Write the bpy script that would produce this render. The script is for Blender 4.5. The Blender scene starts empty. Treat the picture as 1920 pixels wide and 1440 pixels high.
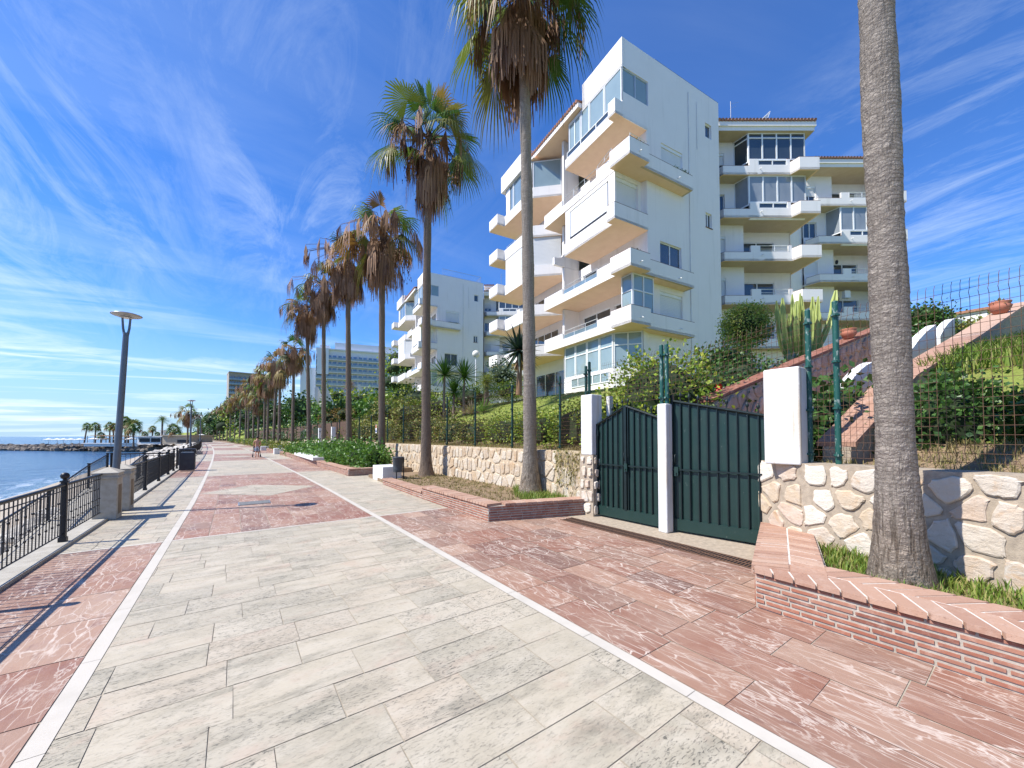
import bpy, math, random
from mathutils import Vector, Matrix
rnd = random.Random(11)
scene = bpy.context.scene
COL = scene.collection
R = math.radians
EYE = 1.7                      # camera height above the promenade
YAW = math.atan(520/720.)      # camera heading, clockwise from the promenade axis (+Y)
SEA = -2.8

# ------------------------------------------------------------------ helpers
def bend(y):
    """sideways drift of the promenade as it curves towards the sea"""
    return 0.0 if y < 13 else -.012*(y-13)-.0003*(y-13)**2
def gp(px, py, d):
    """world point seen at photo pixel (px,py) at forward distance d"""
    u = (px-960)/720.; f = (math.sin(YAW), math.cos(YAW)); r = (math.cos(YAW), -math.sin(YAW))
    return Vector((d*(f[0]+u*r[0]), d*(f[1]+u*r[1]), EYE-(py-818)/720.*d))

class MB:
    """collects faces; build() links them as one mesh object"""
    def __init__(s): s.v=[]; s.f=[]; s.m=[]; s.sm=[]
    def add(s, verts, faces, mi=0, sm=False):
        o=len(s.v); s.v += [tuple(p) for p in verts]
        for f in faces: s.f.append(tuple(i+o for i in f)); s.m.append(mi); s.sm.append(sm)
    def obox(s, o, ax, ay, az, a, b, c, mi=0):
        o=Vector(o); ax=Vector(ax); ay=Vector(ay); az=Vector(az)
        vs=[o+ax*x+ay*y+az*z for z in c for y in b for x in a]
        s.add(vs, [(0,2,3,1),(4,5,7,6),(0,1,5,4),(2,6,7,3),(0,4,6,2),(1,3,7,5)], mi)
    def box(s, x0,x1,y0,y1,z0,z1, mi=0):
        s.obox((0,0,0),(1,0,0),(0,1,0),(0,0,1),(x0,x1),(y0,y1),(z0,z1),mi)
    def prism(s, poly, z0, z1, mi=0, mtop=None, mbot=None, caps=(True,True)):
        """counter-clockwise plan polygon extruded up"""
        n=len(poly); ar=sum(poly[i][0]*poly[(i+1)%n][1]-poly[(i+1)%n][0]*poly[i][1] for i in range(n))
        if ar<0: poly=list(reversed(poly))
        vs=[(p[0],p[1],z0) for p in poly]+[(p[0],p[1],z1) for p in poly]
        s.add(vs,[(i,(i+1)%n,n+(i+1)%n,n+i) for i in range(n)],mi)
        if caps[1]: s.add(vs[n:],[tuple(range(n))],mi if mtop is None else mtop)
        if caps[0]: s.add(vs[:n],[tuple(reversed(range(n)))],mi if mbot is None else mbot)
    def quad(s,a,b,c,d,mi=0): s.add([a,b,c,d],[(0,1,2,3)],mi)
    def tube(s, pts, rad, n=8, mi=0, sm=True, cap=True):
        pts=[Vector(p) for p in pts]
        if not hasattr(rad,'__len__'): rad=[rad]*len(pts)
        vs=[]; ref=None
        for i,p in enumerate(pts):
            d=(pts[min(i+1,len(pts)-1)]-pts[max(i-1,0)])
            d=d.normalized() if d.length>1e-9 else Vector((0,0,1))
            if ref is None: ref=Vector((1,0,0)) if abs(d.x)<.9 else Vector((0,1,0))
            u=d.cross(ref).normalized(); w=d.cross(u).normalized(); ref=w.cross(d).normalized() if False else ref
            for k in range(n):
                a=2*math.pi*k/n; vs.append(p+u*math.cos(a)*rad[i]+w*math.sin(a)*rad[i])
        fs=[(i*n+k,(i+1)*n+k,(i+1)*n+(k+1)%n,i*n+(k+1)%n) for i in range(len(pts)-1) for k in range(n)]
        s.add(vs,fs,mi,sm)
        if cap:
            s.add(vs[:n],[tuple(range(n))],mi); s.add(vs[-n:],[tuple(reversed(range(n)))],mi)
    def bar(s,p,q,w,mi=0):
        """thin square bar"""
        s.tube([p,q],w*.7,4,mi,False,True)
    def lathe(s, c, prof, n=16, mi=0, sm=True):
        c=Vector(c); vs=[]
        for r,z in prof:
            for k in range(n):
                a=2*math.pi*k/n; vs.append(c+Vector((r*math.cos(a),r*math.sin(a),z)))
        s.add(vs,[(i*n+k,i*n+(k+1)%n,(i+1)*n+(k+1)%n,(i+1)*n+k) for i in range(len(prof)-1) for k in range(n)],mi,sm)
    def ball(s,c,r,n=12,m=8,mi=0,sx=1,sy=1,sz=1):
        c=Vector(c); vs=[]
        for i in range(m+1):
            t=math.pi*i/m
            for k in range(n):
                a=2*math.pi*k/n; vs.append(c+Vector((r*sx*math.sin(t)*math.cos(a),r*sy*math.sin(t)*math.sin(a),r*sz*math.cos(t))))
        s.add(vs,[(i*n+k,(i+1)*n+k,(i+1)*n+(k+1)%n,i*n+(k+1)%n) for i in range(m) for k in range(n)],mi,True)
    def strip(s, path, th, z0, z1, mi=0, side=1, mtop=None, mbot=None):
        """wall of thickness th along an open plan polyline, mitred; side +1 thickens to the left"""
        P=[Vector((p[0],p[1])) for p in path]; n=len(P); off=[]
        for i in range(n):
            ns=[]
            for a,b in ((i-1,i),(i,i+1)):
                if a>=0 and b<n:
                    d=(P[b]-P[a]).normalized(); ns.append(Vector((-d.y,d.x))*side)
            if len(ns)==1: off.append(P[i]+ns[0]*th)
            else:
                m=(ns[0]+ns[1]).normalized(); off.append(P[i]+m*(th/max(.3,m.dot(ns[0]))))
        for i in range(n-1):
            q=[P[i],P[i+1],off[i+1],off[i]]
            ar=sum(q[k].x*q[(k+1)%4].y-q[(k+1)%4].x*q[k].y for k in range(4))
            rev=ar<0
            vs=[(p.x,p.y,z0) for p in q]+[(p.x,p.y,z1) for p in q]
            fs=[((0,1,5,4),mi),((2,3,7,6),mi),((4,5,6,7),mi if mtop is None else mtop),((3,2,1,0),mi if mbot is None else mbot)]
            if i==0: fs.append(((3,0,4,7),mi))
            if i==n-2: fs.append(((1,2,6,5),mi))
            for f,m_ in fs: s.add(vs,[tuple(reversed(f)) if rev else f],m_)
    def build(s, name, mats, parent=None, loc=None):
        me=bpy.data.meshes.new(name); me.from_pydata(s.v,[],s.f)
        if not isinstance(mats,(list,tuple)): mats=[mats]
        for m in mats: me.materials.append(m)
        me.polygons.foreach_set('material_index',s.m); me.polygons.foreach_set('use_smooth',s.sm)
        me.update()
        o=bpy.data.objects.new(name,me); COL.objects.link(o)
        if parent is not None: o.parent=parent
        if loc is not None: o.location=loc
        return o
def T(name,label,cat,loc=(0,0,0),rz=0,group=None):
    o=bpy.data.objects.new(name,None); COL.objects.link(o); o.location=loc; o.rotation_euler=(0,0,rz)
    o.empty_display_size=.2; o['label']=label; o['category']=cat
    if group: o['group']=group
    return o
def tag(o,label,cat,group=None,kind=None):
    o['label']=label; o['category']=cat
    if group: o['group']=group
    if kind: o['kind']=kind
    return o
def struct(o,kind='structure'): o['kind']=kind; return o
def copy_tree(o,parent=None):
    c=o.copy(); COL.objects.link(c)
    if parent is not None: c.parent=parent
    for ch in list(o.children): copy_tree(ch,c)
    return c
ORD=['first','second','third','fourth','fifth','sixth','seventh','eighth','ninth','tenth','eleventh','twelfth','thirteenth','fourteenth','fifteenth','sixteenth','seventeenth','eighteenth','nineteenth','twentieth','twenty-first','twenty-second','twenty-third','twenty-fourth','twenty-fifth']

# ------------------------------------------------------------------ materials
class NT:
    def __init__(s,name):
        s.m=bpy.data.materials.new(name); s.m.use_nodes=True; s.t=s.m.node_tree; s.b=s.t.nodes['Principled BSDF']; s.out=s.t.nodes['Material Output']
    def n(s,typ,**k):
        nd=s.t.nodes.new(typ)
        for a,v in k.items():
            if a.startswith('i_'): nd.inputs[a[2:].replace('_',' ')].default_value=v
            else: setattr(nd,a,v)
        return nd
    def l(s,a,b): s.t.links.new(a,b)
    def pos(s): return s.n('ShaderNodeNewGeometry').outputs['Position']
    def obj(s): return s.n('ShaderNodeTexCoord').outputs['Object']
    def island(s): return s.n('ShaderNodeNewGeometry').outputs['Random Per Island']
    def map(s,v,scale=(1,1,1),rot=(0,0,0),loc=(0,0,0)):
        m=s.n('ShaderNodeMapping'); s.l(v,m.inputs['Vector']); m.inputs['Scale'].default_value=scale; m.inputs['Rotation'].default_value=rot; m.inputs['Location'].default_value=loc
        return m.outputs[0]
    def noise(s,v,scale,detail=4,rough=.55,dist=0,out='Fac'):
        n=s.n('ShaderNodeTexNoise'); s.l(v,n.inputs['Vector']); n.inputs['Scale'].default_value=scale; n.inputs['Detail'].default_value=detail; n.inputs['Roughness'].default_value=rough; n.inputs['Distortion'].default_value=dist
        return n.outputs[out]
    def ramp(s,f,stops,interp='LINEAR'):
        r=s.n('ShaderNodeValToRGB'); s.l(f,r.inputs[0]); e=r.color_ramp.elements; r.color_ramp.interpolation=interp
        while len(e)<len(stops): e.new(.5)
        for k,(p,c) in enumerate(stops):
            e[k].position=p; c=(c,c,c) if not hasattr(c,'__len__') else c; e[k].color=(*c[:3],1)
        return r.outputs[0]
    def mix(s,f,a,b,mode='MIX'):
        m=s.n('ShaderNodeMix',data_type='RGBA',blend_type=mode)
        for k,v in ((0,f),(6,a),(7,b)):
            if hasattr(v,'links'): s.l(v,m.inputs[k])
            else: m.inputs[k].default_value=v if k==0 else (*v[:3],1)
        return m.outputs[2]
    def math(s,op,a,b=None):
        m=s.n('ShaderNodeMath',operation=op)
        for k,v in ((0,a),(1,b)):
            if v is None: continue
            if hasattr(v,'links'): s.l(v,m.inputs[k])
            else: m.inputs[k].default_value=v
        return m.outputs[0]
    def col(s,c):
        if hasattr(c,'links'): s.l(c,s.b.inputs['Base Color'])
        else: s.b.inputs['Base Color'].default_value=(*c[:3],1)
    def rough(s,r):
        if hasattr(r,'links'): s.l(r,s.b.inputs['Roughness'])
        else: s.b.inputs['Roughness'].default_value=r
    def bump(s,h,strength=.3,dist=.02):
        b=s.n('ShaderNodeBump'); s.l(h,b.inputs['Height']); b.inputs['Strength'].default_value=strength; b.inputs['Distance'].default_value=dist
        s.l(b.outputs[0],s.b.inputs['Normal']); return b
    def spec(s,v): s.b.inputs['Specular IOR Level'].default_value=v

def plain(name,c1,c2=None,scale=6,rough=.6,bump=0,metal=0,spec=.4,bscale=None,sc=(1,1,1)):
    t=NT(name); t.rough(rough); t.b.inputs['Metallic'].default_value=metal; t.spec(spec)
    v=t.map(t.obj(),sc)
    if c2 is None: c2=tuple(x*.8 for x in c1)
    f=t.noise(v,scale,5,.6); t.col(t.ramp(f,[(.3,c2),(.7,c1)]))
    if bump: t.bump(t.noise(v,bscale or scale*6,4,.6),bump,.01)
    return t.m
M={}
M['white']=(lambda t:(t.rough(.75),t.spec(.25),t.col(t.mix(t.ramp(t.noise(t.map(t.obj(),(1.3,1.3,.10)),2.0,5,.65),[(.54,0.0),(.80,.42)]),t.mix(t.noise(t.obj(),.7,3),(.82,.785,.745),(.75,.71,.67)),(.50,.48,.43))),t.bump(t.noise(t.obj(),30,4),.12,.01),t.m)[-1])(NT('white_render'))
M['white2']=plain('white_paint',(.80,.79,.76),(.70,.68,.63),3,.6,.1)
def pillar_mat():
    t=NT('pillar_paint'); t.rough(.7); t.spec(.3); o=t.obj()
    st=t.ramp(t.noise(t.map(o,(7,7,.35)),2.2,3,.5),[(.54,0.0),(.68,.55)])
    c=t.mix(st,t.mix(t.noise(o,4,5),(.70,.69,.67),(.58,.57,.54)),(.50,.37,.20)); t.col(c)
    t.bump(t.noise(o,14,5,.65),.35,.02); return t.m
M['pillar']=pillar_mat()
M['soffit']=plain('soffit_bounce_tint',(.79,.57,.39),(.73,.51,.34),2,.8)  # warm light bounced onto cream undersides, put into the colour
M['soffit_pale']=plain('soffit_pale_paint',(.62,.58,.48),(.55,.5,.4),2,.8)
M['soffit_tan']=plain('soffit_tan_bounce_tint',(.52,.42,.30),(.46,.36,.25),2,.8)  # duller bounced-light tint for the wing, also put into the colour
M['coping']=plain('coping_tile',(.22,.13,.09),(.15,.09,.06),5,.7)
M['rooftile']=plain('roof_tile',(.42,.20,.12),(.22,.11,.07),7,.8,.3)
M['frame']=plain('white_frame',(.78,.79,.78),(.70,.71,.70),3,.4)
M['frame_blue']=plain('bluish_aluminium',(.42,.48,.55),(.36,.42,.5),3,.35)
M['shutter']=(lambda t:(t.rough(.6),t.col(t.mix(t.noise(t.obj(),1.5),(.68,.69,.68),(.58,.59,.58))),t.bump(t.n('ShaderNodeTexWave',wave_type='BANDS',bands_direction='Z',i_Scale=9.0).outputs['Fac'],.0,.01),t.m)[-1])(NT('roller_shutter'))
def shutter():
    t=NT('slatted_shutter'); t.rough(.55); o=t.obj()
    w=t.n('ShaderNodeTexWave',wave_type='BANDS',bands_direction='Z',wave_profile='SAW'); w.inputs['Scale'].default_value=3.2; t.l(o,w.inputs['Vector'])
    t.col(t.mix(t.noise(o,1.2,4),(.72,.72,.70),(.60,.60,.58))); t.bump(w.outputs['Fac'],.5,.02); return t.m
M['shutter']=shutter()
def glass(name,c,rough=.03,spec=.9,c2=None):
    t=NT(name); t.rough(rough); t.spec(spec); o=t.obj()
    t.col(t.mix(t.noise(t.map(o,(1,1,.6)),1.1,2),c,c2 or tuple(x*.5 for x in c))); t.b.inputs['Coat Weight'].default_value=.6; t.b.inputs['Coat Roughness'].default_value=.02
    t.bump(t.noise(o,.6,2),.06,.03); return t.m
M['glass']=glass('window_glass',(.055,.075,.09))
M['glass_pale']=glass('pale_window_glass',(.30,.38,.38),.06,.7,(.20,.27,.28))
M['glass_curtain']=glass('curtained_glass',(.34,.36,.37),.08,.6,(.16,.19,.22))
M['glass_blue']=glass('balcony_glass',(.22,.31,.36),.05,.8)
M['dark']=plain('dark_interior',(.02,.02,.022),(.012,.012,.014),3,.5)
M['iron']=plain('black_iron',(.028,.028,.032),(.018,.018,.02),12,.42,.15,.3)
M['greypole']=plain('grey_pole',(.13,.15,.18),(.10,.12,.145),6,.38,0,.4)
M['zinc']=plain('pale_steel',(.40,.40,.40),(.30,.30,.30),8,.35,0,.6)
M['bin']=plain('charcoal_bin',(.045,.047,.053),(.03,.03,.036),5,.5,.1)
M['cast']=plain('pillar_stone',(.47,.43,.36),(.36,.32,.25),9,.85,.35)
M['kerb']=plain('kerb_stone',(.43,.395,.33),(.31,.28,.225),5,.8,.3)
M['cap_joint']=plain('pale_cap_joint',(.66,.61,.54),(.54,.49,.43),9,.9,.3)
M['joint']=plain('joint_sand',(.42,.365,.28),(.31,.265,.20),9,.95,.2)
M['mortar']=plain('mortar',(.44,.36,.265),(.29,.235,.175),14,.9,.6)
M['mortar_pale']=plain('pale_mortar',(.56,.45,.31),(.42,.32,.21),10,.9,.6)
M['mortar_brick']=plain('brick_mortar',(.47,.41,.34),(.30,.26,.21),9,.9,.5)
def gate_paint():
    t=NT('green_gate_paint'); t.spec(.5); o=t.obj()
    chip=t.ramp(t.noise(o,16,3,.5),[(.70,0.0),(.73,1.0)])
    t.col(t.mix(chip,t.mix(t.noise(o,2.2,5),(.006,.026,.021),(.010,.034,.028)),(.05,.075,.065))); t.rough(t.ramp(t.noise(o,5,4),[(.3,.34),(.7,.52)]))
    t.bump(t.noise(o,3.5,3),.18,.02); return t.m
M['gate']=gate_paint()
M['gatebar']=plain('dark_gate_bar',(.008,.018,.018),(.005,.011,.011),8,.4)
def post_paint():
    t=NT('green_post_paint'); t.rough(.45); o=t.obj()
    t.col(t.mix(t.ramp(t.noise(t.map(o,(1,1,.4)),22,4,.6),[(.57,0.0),(.63,.8)]),(.010,.075,.058),(.28,.34,.31))); t.bump(t.noise(o,40,3),.2,.005); return t.m
M['post']=post_paint()
M['post_dark']=plain('dark_green_post',(.008,.050,.038),(.005,.030,.024),9,.45)
M['rust']=plain('rusty_wire',(.16,.085,.05),(.09,.05,.032),14,.8)
M['pot']=plain('terracotta',(.46,.18,.11),(.36,.13,.08),6,.8,.2)
M['plastic']=plain('grey_litter_bin',(.06,.075,.09),(.045,.055,.07),6,.45)
M['soil']=plain('dry_soil',(.30,.21,.12),(.15,.10,.06),5,.95,.8,bscale=60)
M['marble']=plain('white_marble',(.74,.73,.70),(.60,.58,.54),3,.5,.1)
M['flower']=plain('red_flower',(.6,.05,.03),(.5,.04,.03),3,.6)

def travertine():
    t=NT('travertine_slab'); t.spec(.3); p=t.pos(); i=t.island()
    ofs=t.n('ShaderNodeVectorMath',operation='ADD'); sc=t.n('ShaderNodeVectorMath',operation='SCALE'); cx=t.n('ShaderNodeCombineXYZ')
    t.l(i,cx.inputs[0]); t.l(i,cx.inputs[1]); t.l(cx.outputs[0],sc.inputs[0]); sc.inputs['Scale'].default_value=37; t.l(p,ofs.inputs[0]); t.l(sc.outputs[0],ofs.inputs[1]); v=ofs.outputs[0]
    base=t.ramp(i,[(0,(.42,.365,.27)),(.2,(.47,.405,.30)),(.4,(.385,.34,.255)),(.6,(.445,.385,.285)),(.75,(.465,.385,.285)),(.88,(.50,.435,.33)),(1,(.40,.35,.26))])
    cloud=t.noise(t.map(v,(1.0,1.7,1)),2.6,6,.62,.6); base=t.mix(t.ramp(cloud,[(.40,0.0),(.74,.60)]),base,(.57,.505,.40))
    pink=t.ramp(t.noise(t.map(v,(1,1.5,1)),1.9,5,.6,.3),[(.56,0.0),(.74,.5)]); base=t.mix(pink,base,(.45,.30,.22))
    stain=t.noise(t.map(v,(.9,2.4,1)),2.1,7,.66,.4); smask=t.math('MULTIPLY',t.ramp(stain,[(.48,0.0),(.68,.8)]),t.ramp(t.noise(p,.5,4,.6),[(.40,.15),(.60,1.0)]))
    base=t.mix(smask,base,(.19,.175,.13))
    fine=t.noise(t.map(v,(1,3.2,1)),24,5,.7,1.0)
    pit=t.math('MULTIPLY',t.ramp(fine,[(.55,0.0),(.63,1.0)]),t.math('MULTIPLY',t.ramp(stain,[(.38,.25),(.56,1.0)]),t.ramp(i,[(.2,.35),(.45,1.0),(.6,.45),(.8,1.0)])))
    base=t.mix(pit,base,(.10,.095,.075))
    wear=t.ramp(t.noise(p,.35,3,.5),[(.4,0.0),(.7,.30)]); base=t.mix(wear,base,(.28,.26,.21))
    vo=t.n('ShaderNodeTexVoronoi'); t.l(p,vo.inputs['Vector']); vo.inputs['Scale'].default_value=1.5; spot=t.ramp(vo.outputs['Distance'],[(.022,.85),(.032,0.0)]); base=t.mix(spot,base,(.10,.11,.12))
    t.col(base); t.rough(t.ramp(fine,[(.3,.5),(.8,.75)]))
    h=t.math('SUBTRACT',t.math('MULTIPLY',t.noise(t.map(v,(1,2,1)),10,7,.65),.7),pit); t.bump(h,.5,.012); return t.m
M['trav']=travertine()
def redmarble():
    t=NT('red_marble_slab'); t.spec(.3); p=t.pos(); i=t.island()
    ofs=t.n('ShaderNodeVectorMath',operation='ADD'); sc=t.n('ShaderNodeVectorMath',operation='SCALE'); cx=t.n('ShaderNodeCombineXYZ')
    t.l(i,cx.inputs[0]); t.l(i,cx.inputs[1]); t.l(cx.outputs[0],sc.inputs[0]); sc.inputs['Scale'].default_value=53; t.l(p,ofs.inputs[0]); t.l(sc.outputs[0],ofs.inputs[1]); q=ofs.outputs[0]
    v=t.map(q,(2.6,.9,1),(0,0,R(9)))
    base=t.ramp(i,[(0,(.225,.098,.066)),(.18,(.285,.143,.095)),(.36,(.165,.09,.07)),(.55,(.325,.18,.12)),(.72,(.235,.108,.074)),(.88,(.37,.235,.165)),(1,(.195,.092,.066))])
    base=t.mix(t.ramp(t.noise(v,2.2,7,.68,.4),[(.46,0.0),(.72,.6)]),base,(.36,.215,.155))
    base=t.mix(t.ramp(t.noise(v,5.5,5,.65,.3),[(.56,0.0),(.70,.5)]),base,(.14,.065,.055))
    def crack(scale,st,rot,w,d,lo,hi):
        m=t.map(q,(st,1.0,1),(0,0,R(rot))); nz=t.noise(m,1.6,4,.6,0,'Color'); vo=t.n('ShaderNodeTexVoronoi',feature='DISTANCE_TO_EDGE'); t.l(t.mix(d,m,nz),vo.inputs['Vector']); vo.inputs['Scale'].default_value=scale
        return t.math('MULTIPLY',t.ramp(vo.outputs['Distance'],[(0,1.0),(w*.5,.8),(w,0.0)]),t.ramp(t.noise(m,1.1*scale**.3,4,.6),[(lo,0.0),(hi,1.0)]))
    a=crack(1.5,4.6,8,.019,.20,.40,.58); b=crack(3.2,3.4,-6,.026,.12,.42,.58); c=crack(2.2,2.4,24,.014,.16,.54,.66)
    n=t.noise(v,1.9,6,.6,.8); fl=t.math('ABSOLUTE',t.math('SUBTRACT',n,.5)); d=t.math('MULTIPLY',t.ramp(fl,[(0,.9),(.010,.5),(.022,0.0)]),t.ramp(t.noise(v,1.3,3),[(.42,0.0),(.58,1.0)]))
    blot=t.ramp(t.noise(t.map(q,(4.2,.9,1),(0,0,R(8))),1.9,8,.72,.5),[(.58,0.0),(.66,.75),(.74,.95)])
    m=t.math('MAXIMUM',t.math('MAXIMUM',a,b),t.math('MAXIMUM',t.math('MAXIMUM',c,d),blot))
    base=t.mix(t.math('MULTIPLY',m,t.ramp(t.noise(q,.8,3,.6),[(.34,.45),(.60,1.0)])),base,(.62,.525,.44))
    dust=t.ramp(t.noise(p,.7,6,.65),[(.42,0.0),(.76,.46)]); base=t.mix(dust,base,(.43,.335,.25))
    t.col(base); t.rough(t.ramp(t.noise(p,6,4),[(.3,.45),(.7,.7)])); t.bump(t.noise(v,16,5,.65),.22,.01); return t.m
M['red']=redmarble()
def whitestrip():
    t=NT('white_marble_strip'); p=t.pos(); t.rough(.6); t.spec(.15)
    t.col(t.mix(t.ramp(t.noise(p,3,5,.6),[(.45,0.0),(.8,.45)]),(.52,.475,.405),(.37,.335,.275))); t.bump(t.noise(p,25,3),.1,.01); return t.m
M['strip']=whitestrip()
def stone(name,cols,bs=1):
    t=NT(name); t.rough(.8); t.spec(.25); o=t.obj(); i=t.island()
    c=t.ramp(i,cols); c=t.mix(t.ramp(t.noise(o,5*bs,6,.65,.5),[(.46,0.0),(.76,.55)]),c,(.68,.64,.57))
    c=t.mix(t.ramp(t.noise(o,3.2*bs,5,.7,.8),[(.54,0.0),(.70,.7)]),c,(.44,.26,.12)); c=t.mix(t.ramp(t.noise(o,22*bs,4,.7),[(.62,0.0),(.75,.5)]),c,(.25,.22,.18))
    t.col(c); t.bump(t.noise(t.map(o,(1,1,1.6)),7*bs,8,.68),.75,.035); return t.m
M['stone']=stone('wall_stone',[(0,(.56,.50,.40)),(.22,(.50,.37,.27)),(.42,(.66,.60,.50)),(.62,(.50,.38,.25)),(.8,(.62,.55,.45)),(1,(.48,.41,.33))])
M['stone_warm']=stone('warm_wall_stone',[(0,(.55,.48,.37)),(.3,(.47,.34,.21)),(.6,(.58,.51,.40)),(1,(.42,.31,.20))],1.4)
M['stone_brown']=stone('brown_wall_stone',[(0,(.34,.24,.19)),(.4,(.44,.33,.27)),(.7,(.28,.20,.16)),(1,(.46,.36,.30))],1)
def brick(name,cols):
    t=NT(name); t.rough(.85); t.spec(.2); o=t.pos(); i=t.island()
    c=t.ramp(i,cols); c=t.mix(t.ramp(t.noise(o,9,6,.7,.3),[(.50,0.0),(.74,.62)]),c,(.50,.36,.28)); c=t.mix(t.ramp(t.noise(o,34,4,.7),[(.6,0.0),(.72,.5)]),c,(.16,.08,.06))
    t.col(c); t.bump(t.noise(o,42,5,.7),.5,.008); return t.m
M['brick']=brick('red_brick',[(0,(.29,.105,.066)),(.3,(.35,.145,.092)),(.55,(.22,.085,.058)),(.8,(.37,.18,.12)),(1,(.29,.13,.088))])
M['captile']=brick('terracotta_cap_tile',[(0,(.40,.24,.165)),(.3,(.44,.275,.195)),(.6,(.35,.20,.14)),(1,(.47,.32,.235))])
def leafmat(name,cols,rough=.5,trans=.25,tint=(.5,.6,.15)):
    t=NT(name); t.rough(rough); t.spec(.35); i=t.island(); c=t.ramp(i,cols); t.col(c)
    tr=t.n('ShaderNodeBsdfTranslucent'); t.l(t.mix(.5,c,tint,'OVERLAY'),tr.inputs['Color'])
    mx=t.n('ShaderNodeMixShader'); mx.inputs[0].default_value=trans; t.l(t.b.outputs[0],mx.inputs[1]); t.l(tr.outputs[0],mx.inputs[2]); t.l(mx.outputs[0],t.out.inputs[0]); return t.m
M['frond']=leafmat('palm_frond',[(0,(.045,.105,.018)),(.3,(.085,.165,.028)),(.55,(.12,.20,.036)),(.78,(.19,.23,.05)),(.9,(.24,.20,.06)),(1,(.08,.15,.026))],.45,.25)
M['frond_gold']=leafmat('yellowing_palm_frond',[(0,(0.071,0.096,0.020)),(.25,(0.199,0.156,0.031)),(.5,(0.292,0.168,0.044)),(.75,(0.234,0.120,0.044)),(1,(0.105,0.120,0.024))],.55,.25)
M['dead']=leafmat('dead_frond',[(0,(0.182,0.100,0.054)),(.3,(0.309,0.179,0.102)),(.55,(0.240,0.133,0.072)),(.8,(0.406,0.252,0.158)),(1,(0.141,0.073,0.043))],.8,.12,(.5,.35,.2))
M['fruit']=leafmat('dry_fruit_stalk',[(0,(.03,.018,.012)),(.5,(.07,.038,.025)),(.8,(.11,.06,.035)),(1,(.04,.022,.016))],.85,.03)
M['leaf']=leafmat('shrub_leaf',[(0,(0.085,0.149,0.022)),(.35,(0.156,0.254,0.032)),(.6,(0.244,0.325,0.037)),(.85,(0.427,0.447,0.059)),(1,(0.114,0.181,0.025))],.42,.25)
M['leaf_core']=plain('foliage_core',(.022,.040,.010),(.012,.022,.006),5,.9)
M['leaf_dark']=leafmat('dark_leaf',[(0,(0.026,0.068,0.017)),(.4,(0.049,0.113,0.024)),(.8,(0.090,0.179,0.037)),(1,(0.041,0.081,0.021))],.42,.15)
M['leaf_olive']=leafmat('hedge_leaf',[(0,(0.117,0.127,0.029)),(.3,(0.176,0.205,0.037)),(.55,(0.127,0.176,0.031)),(.75,(0.293,0.293,0.058)),(.9,(0.351,0.254,0.086)),(1,(0.176,0.156,0.050))],.55,.2)
M['leaf_bright']=leafmat('bright_oleander_leaf',[(0,(0.056,0.128,0.026)),(.4,(0.104,0.210,0.039)),(.7,(0.160,0.285,0.052)),(1,(0.080,0.150,0.033))],.42,.25)
M['leaf_yellow']=leafmat('yellow_green_leaf',[(0,(0.156,0.188,0.025)),(.4,(0.252,0.263,0.035)),(.7,(0.204,0.237,0.030)),(1,(0.108,0.150,0.020))],.5,.25)
M['leaf_mixed']=leafmat('variegated_topiary_leaf',[(0,(0.150,0.242,0.037)),(.3,(0.300,0.403,0.066)),(.55,(0.600,0.618,0.130)),(.75,(0.390,0.295,0.094)),(1,(0.180,0.269,0.047))],.5,.2)
M['yucca']=leafmat('yucca_leaf',[(0,(0.064,0.154,0.024)),(.5,(0.118,0.234,0.033)),(1,(0.198,0.306,0.046))],.4,.2)
M['aloe']=leafmat('aloe_leaf',[(0,(.016,.035,.026)),(.5,(.026,.052,.038)),(1,(.038,.065,.045))],.4,.08)
M['agave']=leafmat('pale_agave_leaf',[(0,(.12,.17,.12)),(1,(.20,.25,.17))],.5,.08)
M['grass']=leafmat('grass_blade',[(0,(0.084,0.150,0.022)),(.4,(0.140,0.225,0.030)),(.7,(0.224,0.285,0.048)),(1,(0.364,0.330,0.108))],.6,.3)
M['grass_dry']=leafmat('dry_grass_blade',[(0,(.20,.16,.06)),(.4,(.33,.26,.11)),(.7,(.14,.14,.04)),(1,(.40,.32,.16))],.7,.2)
M['dryleaf']=leafmat('dry_yucca_leaf',[(0,(.28,.2,.12)),(.5,(.36,.28,.18)),(1,(.18,.13,.08))],.7,.1)
def cactusmat():
    t=NT('cactus_skin'); t.rough(.5); o=t.obj(); g=t.n('ShaderNodeNewGeometry')
    e=t.ramp(g.outputs['Pointiness'],[(.49,0.0),(.53,1.0)])
    t.col(t.mix(e,t.mix(t.noise(o,3,4),(.05,.11,.02),(.10,.17,.03)),(.30,.35,.08))); return t.m
M['cactus']=cactusmat()
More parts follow.
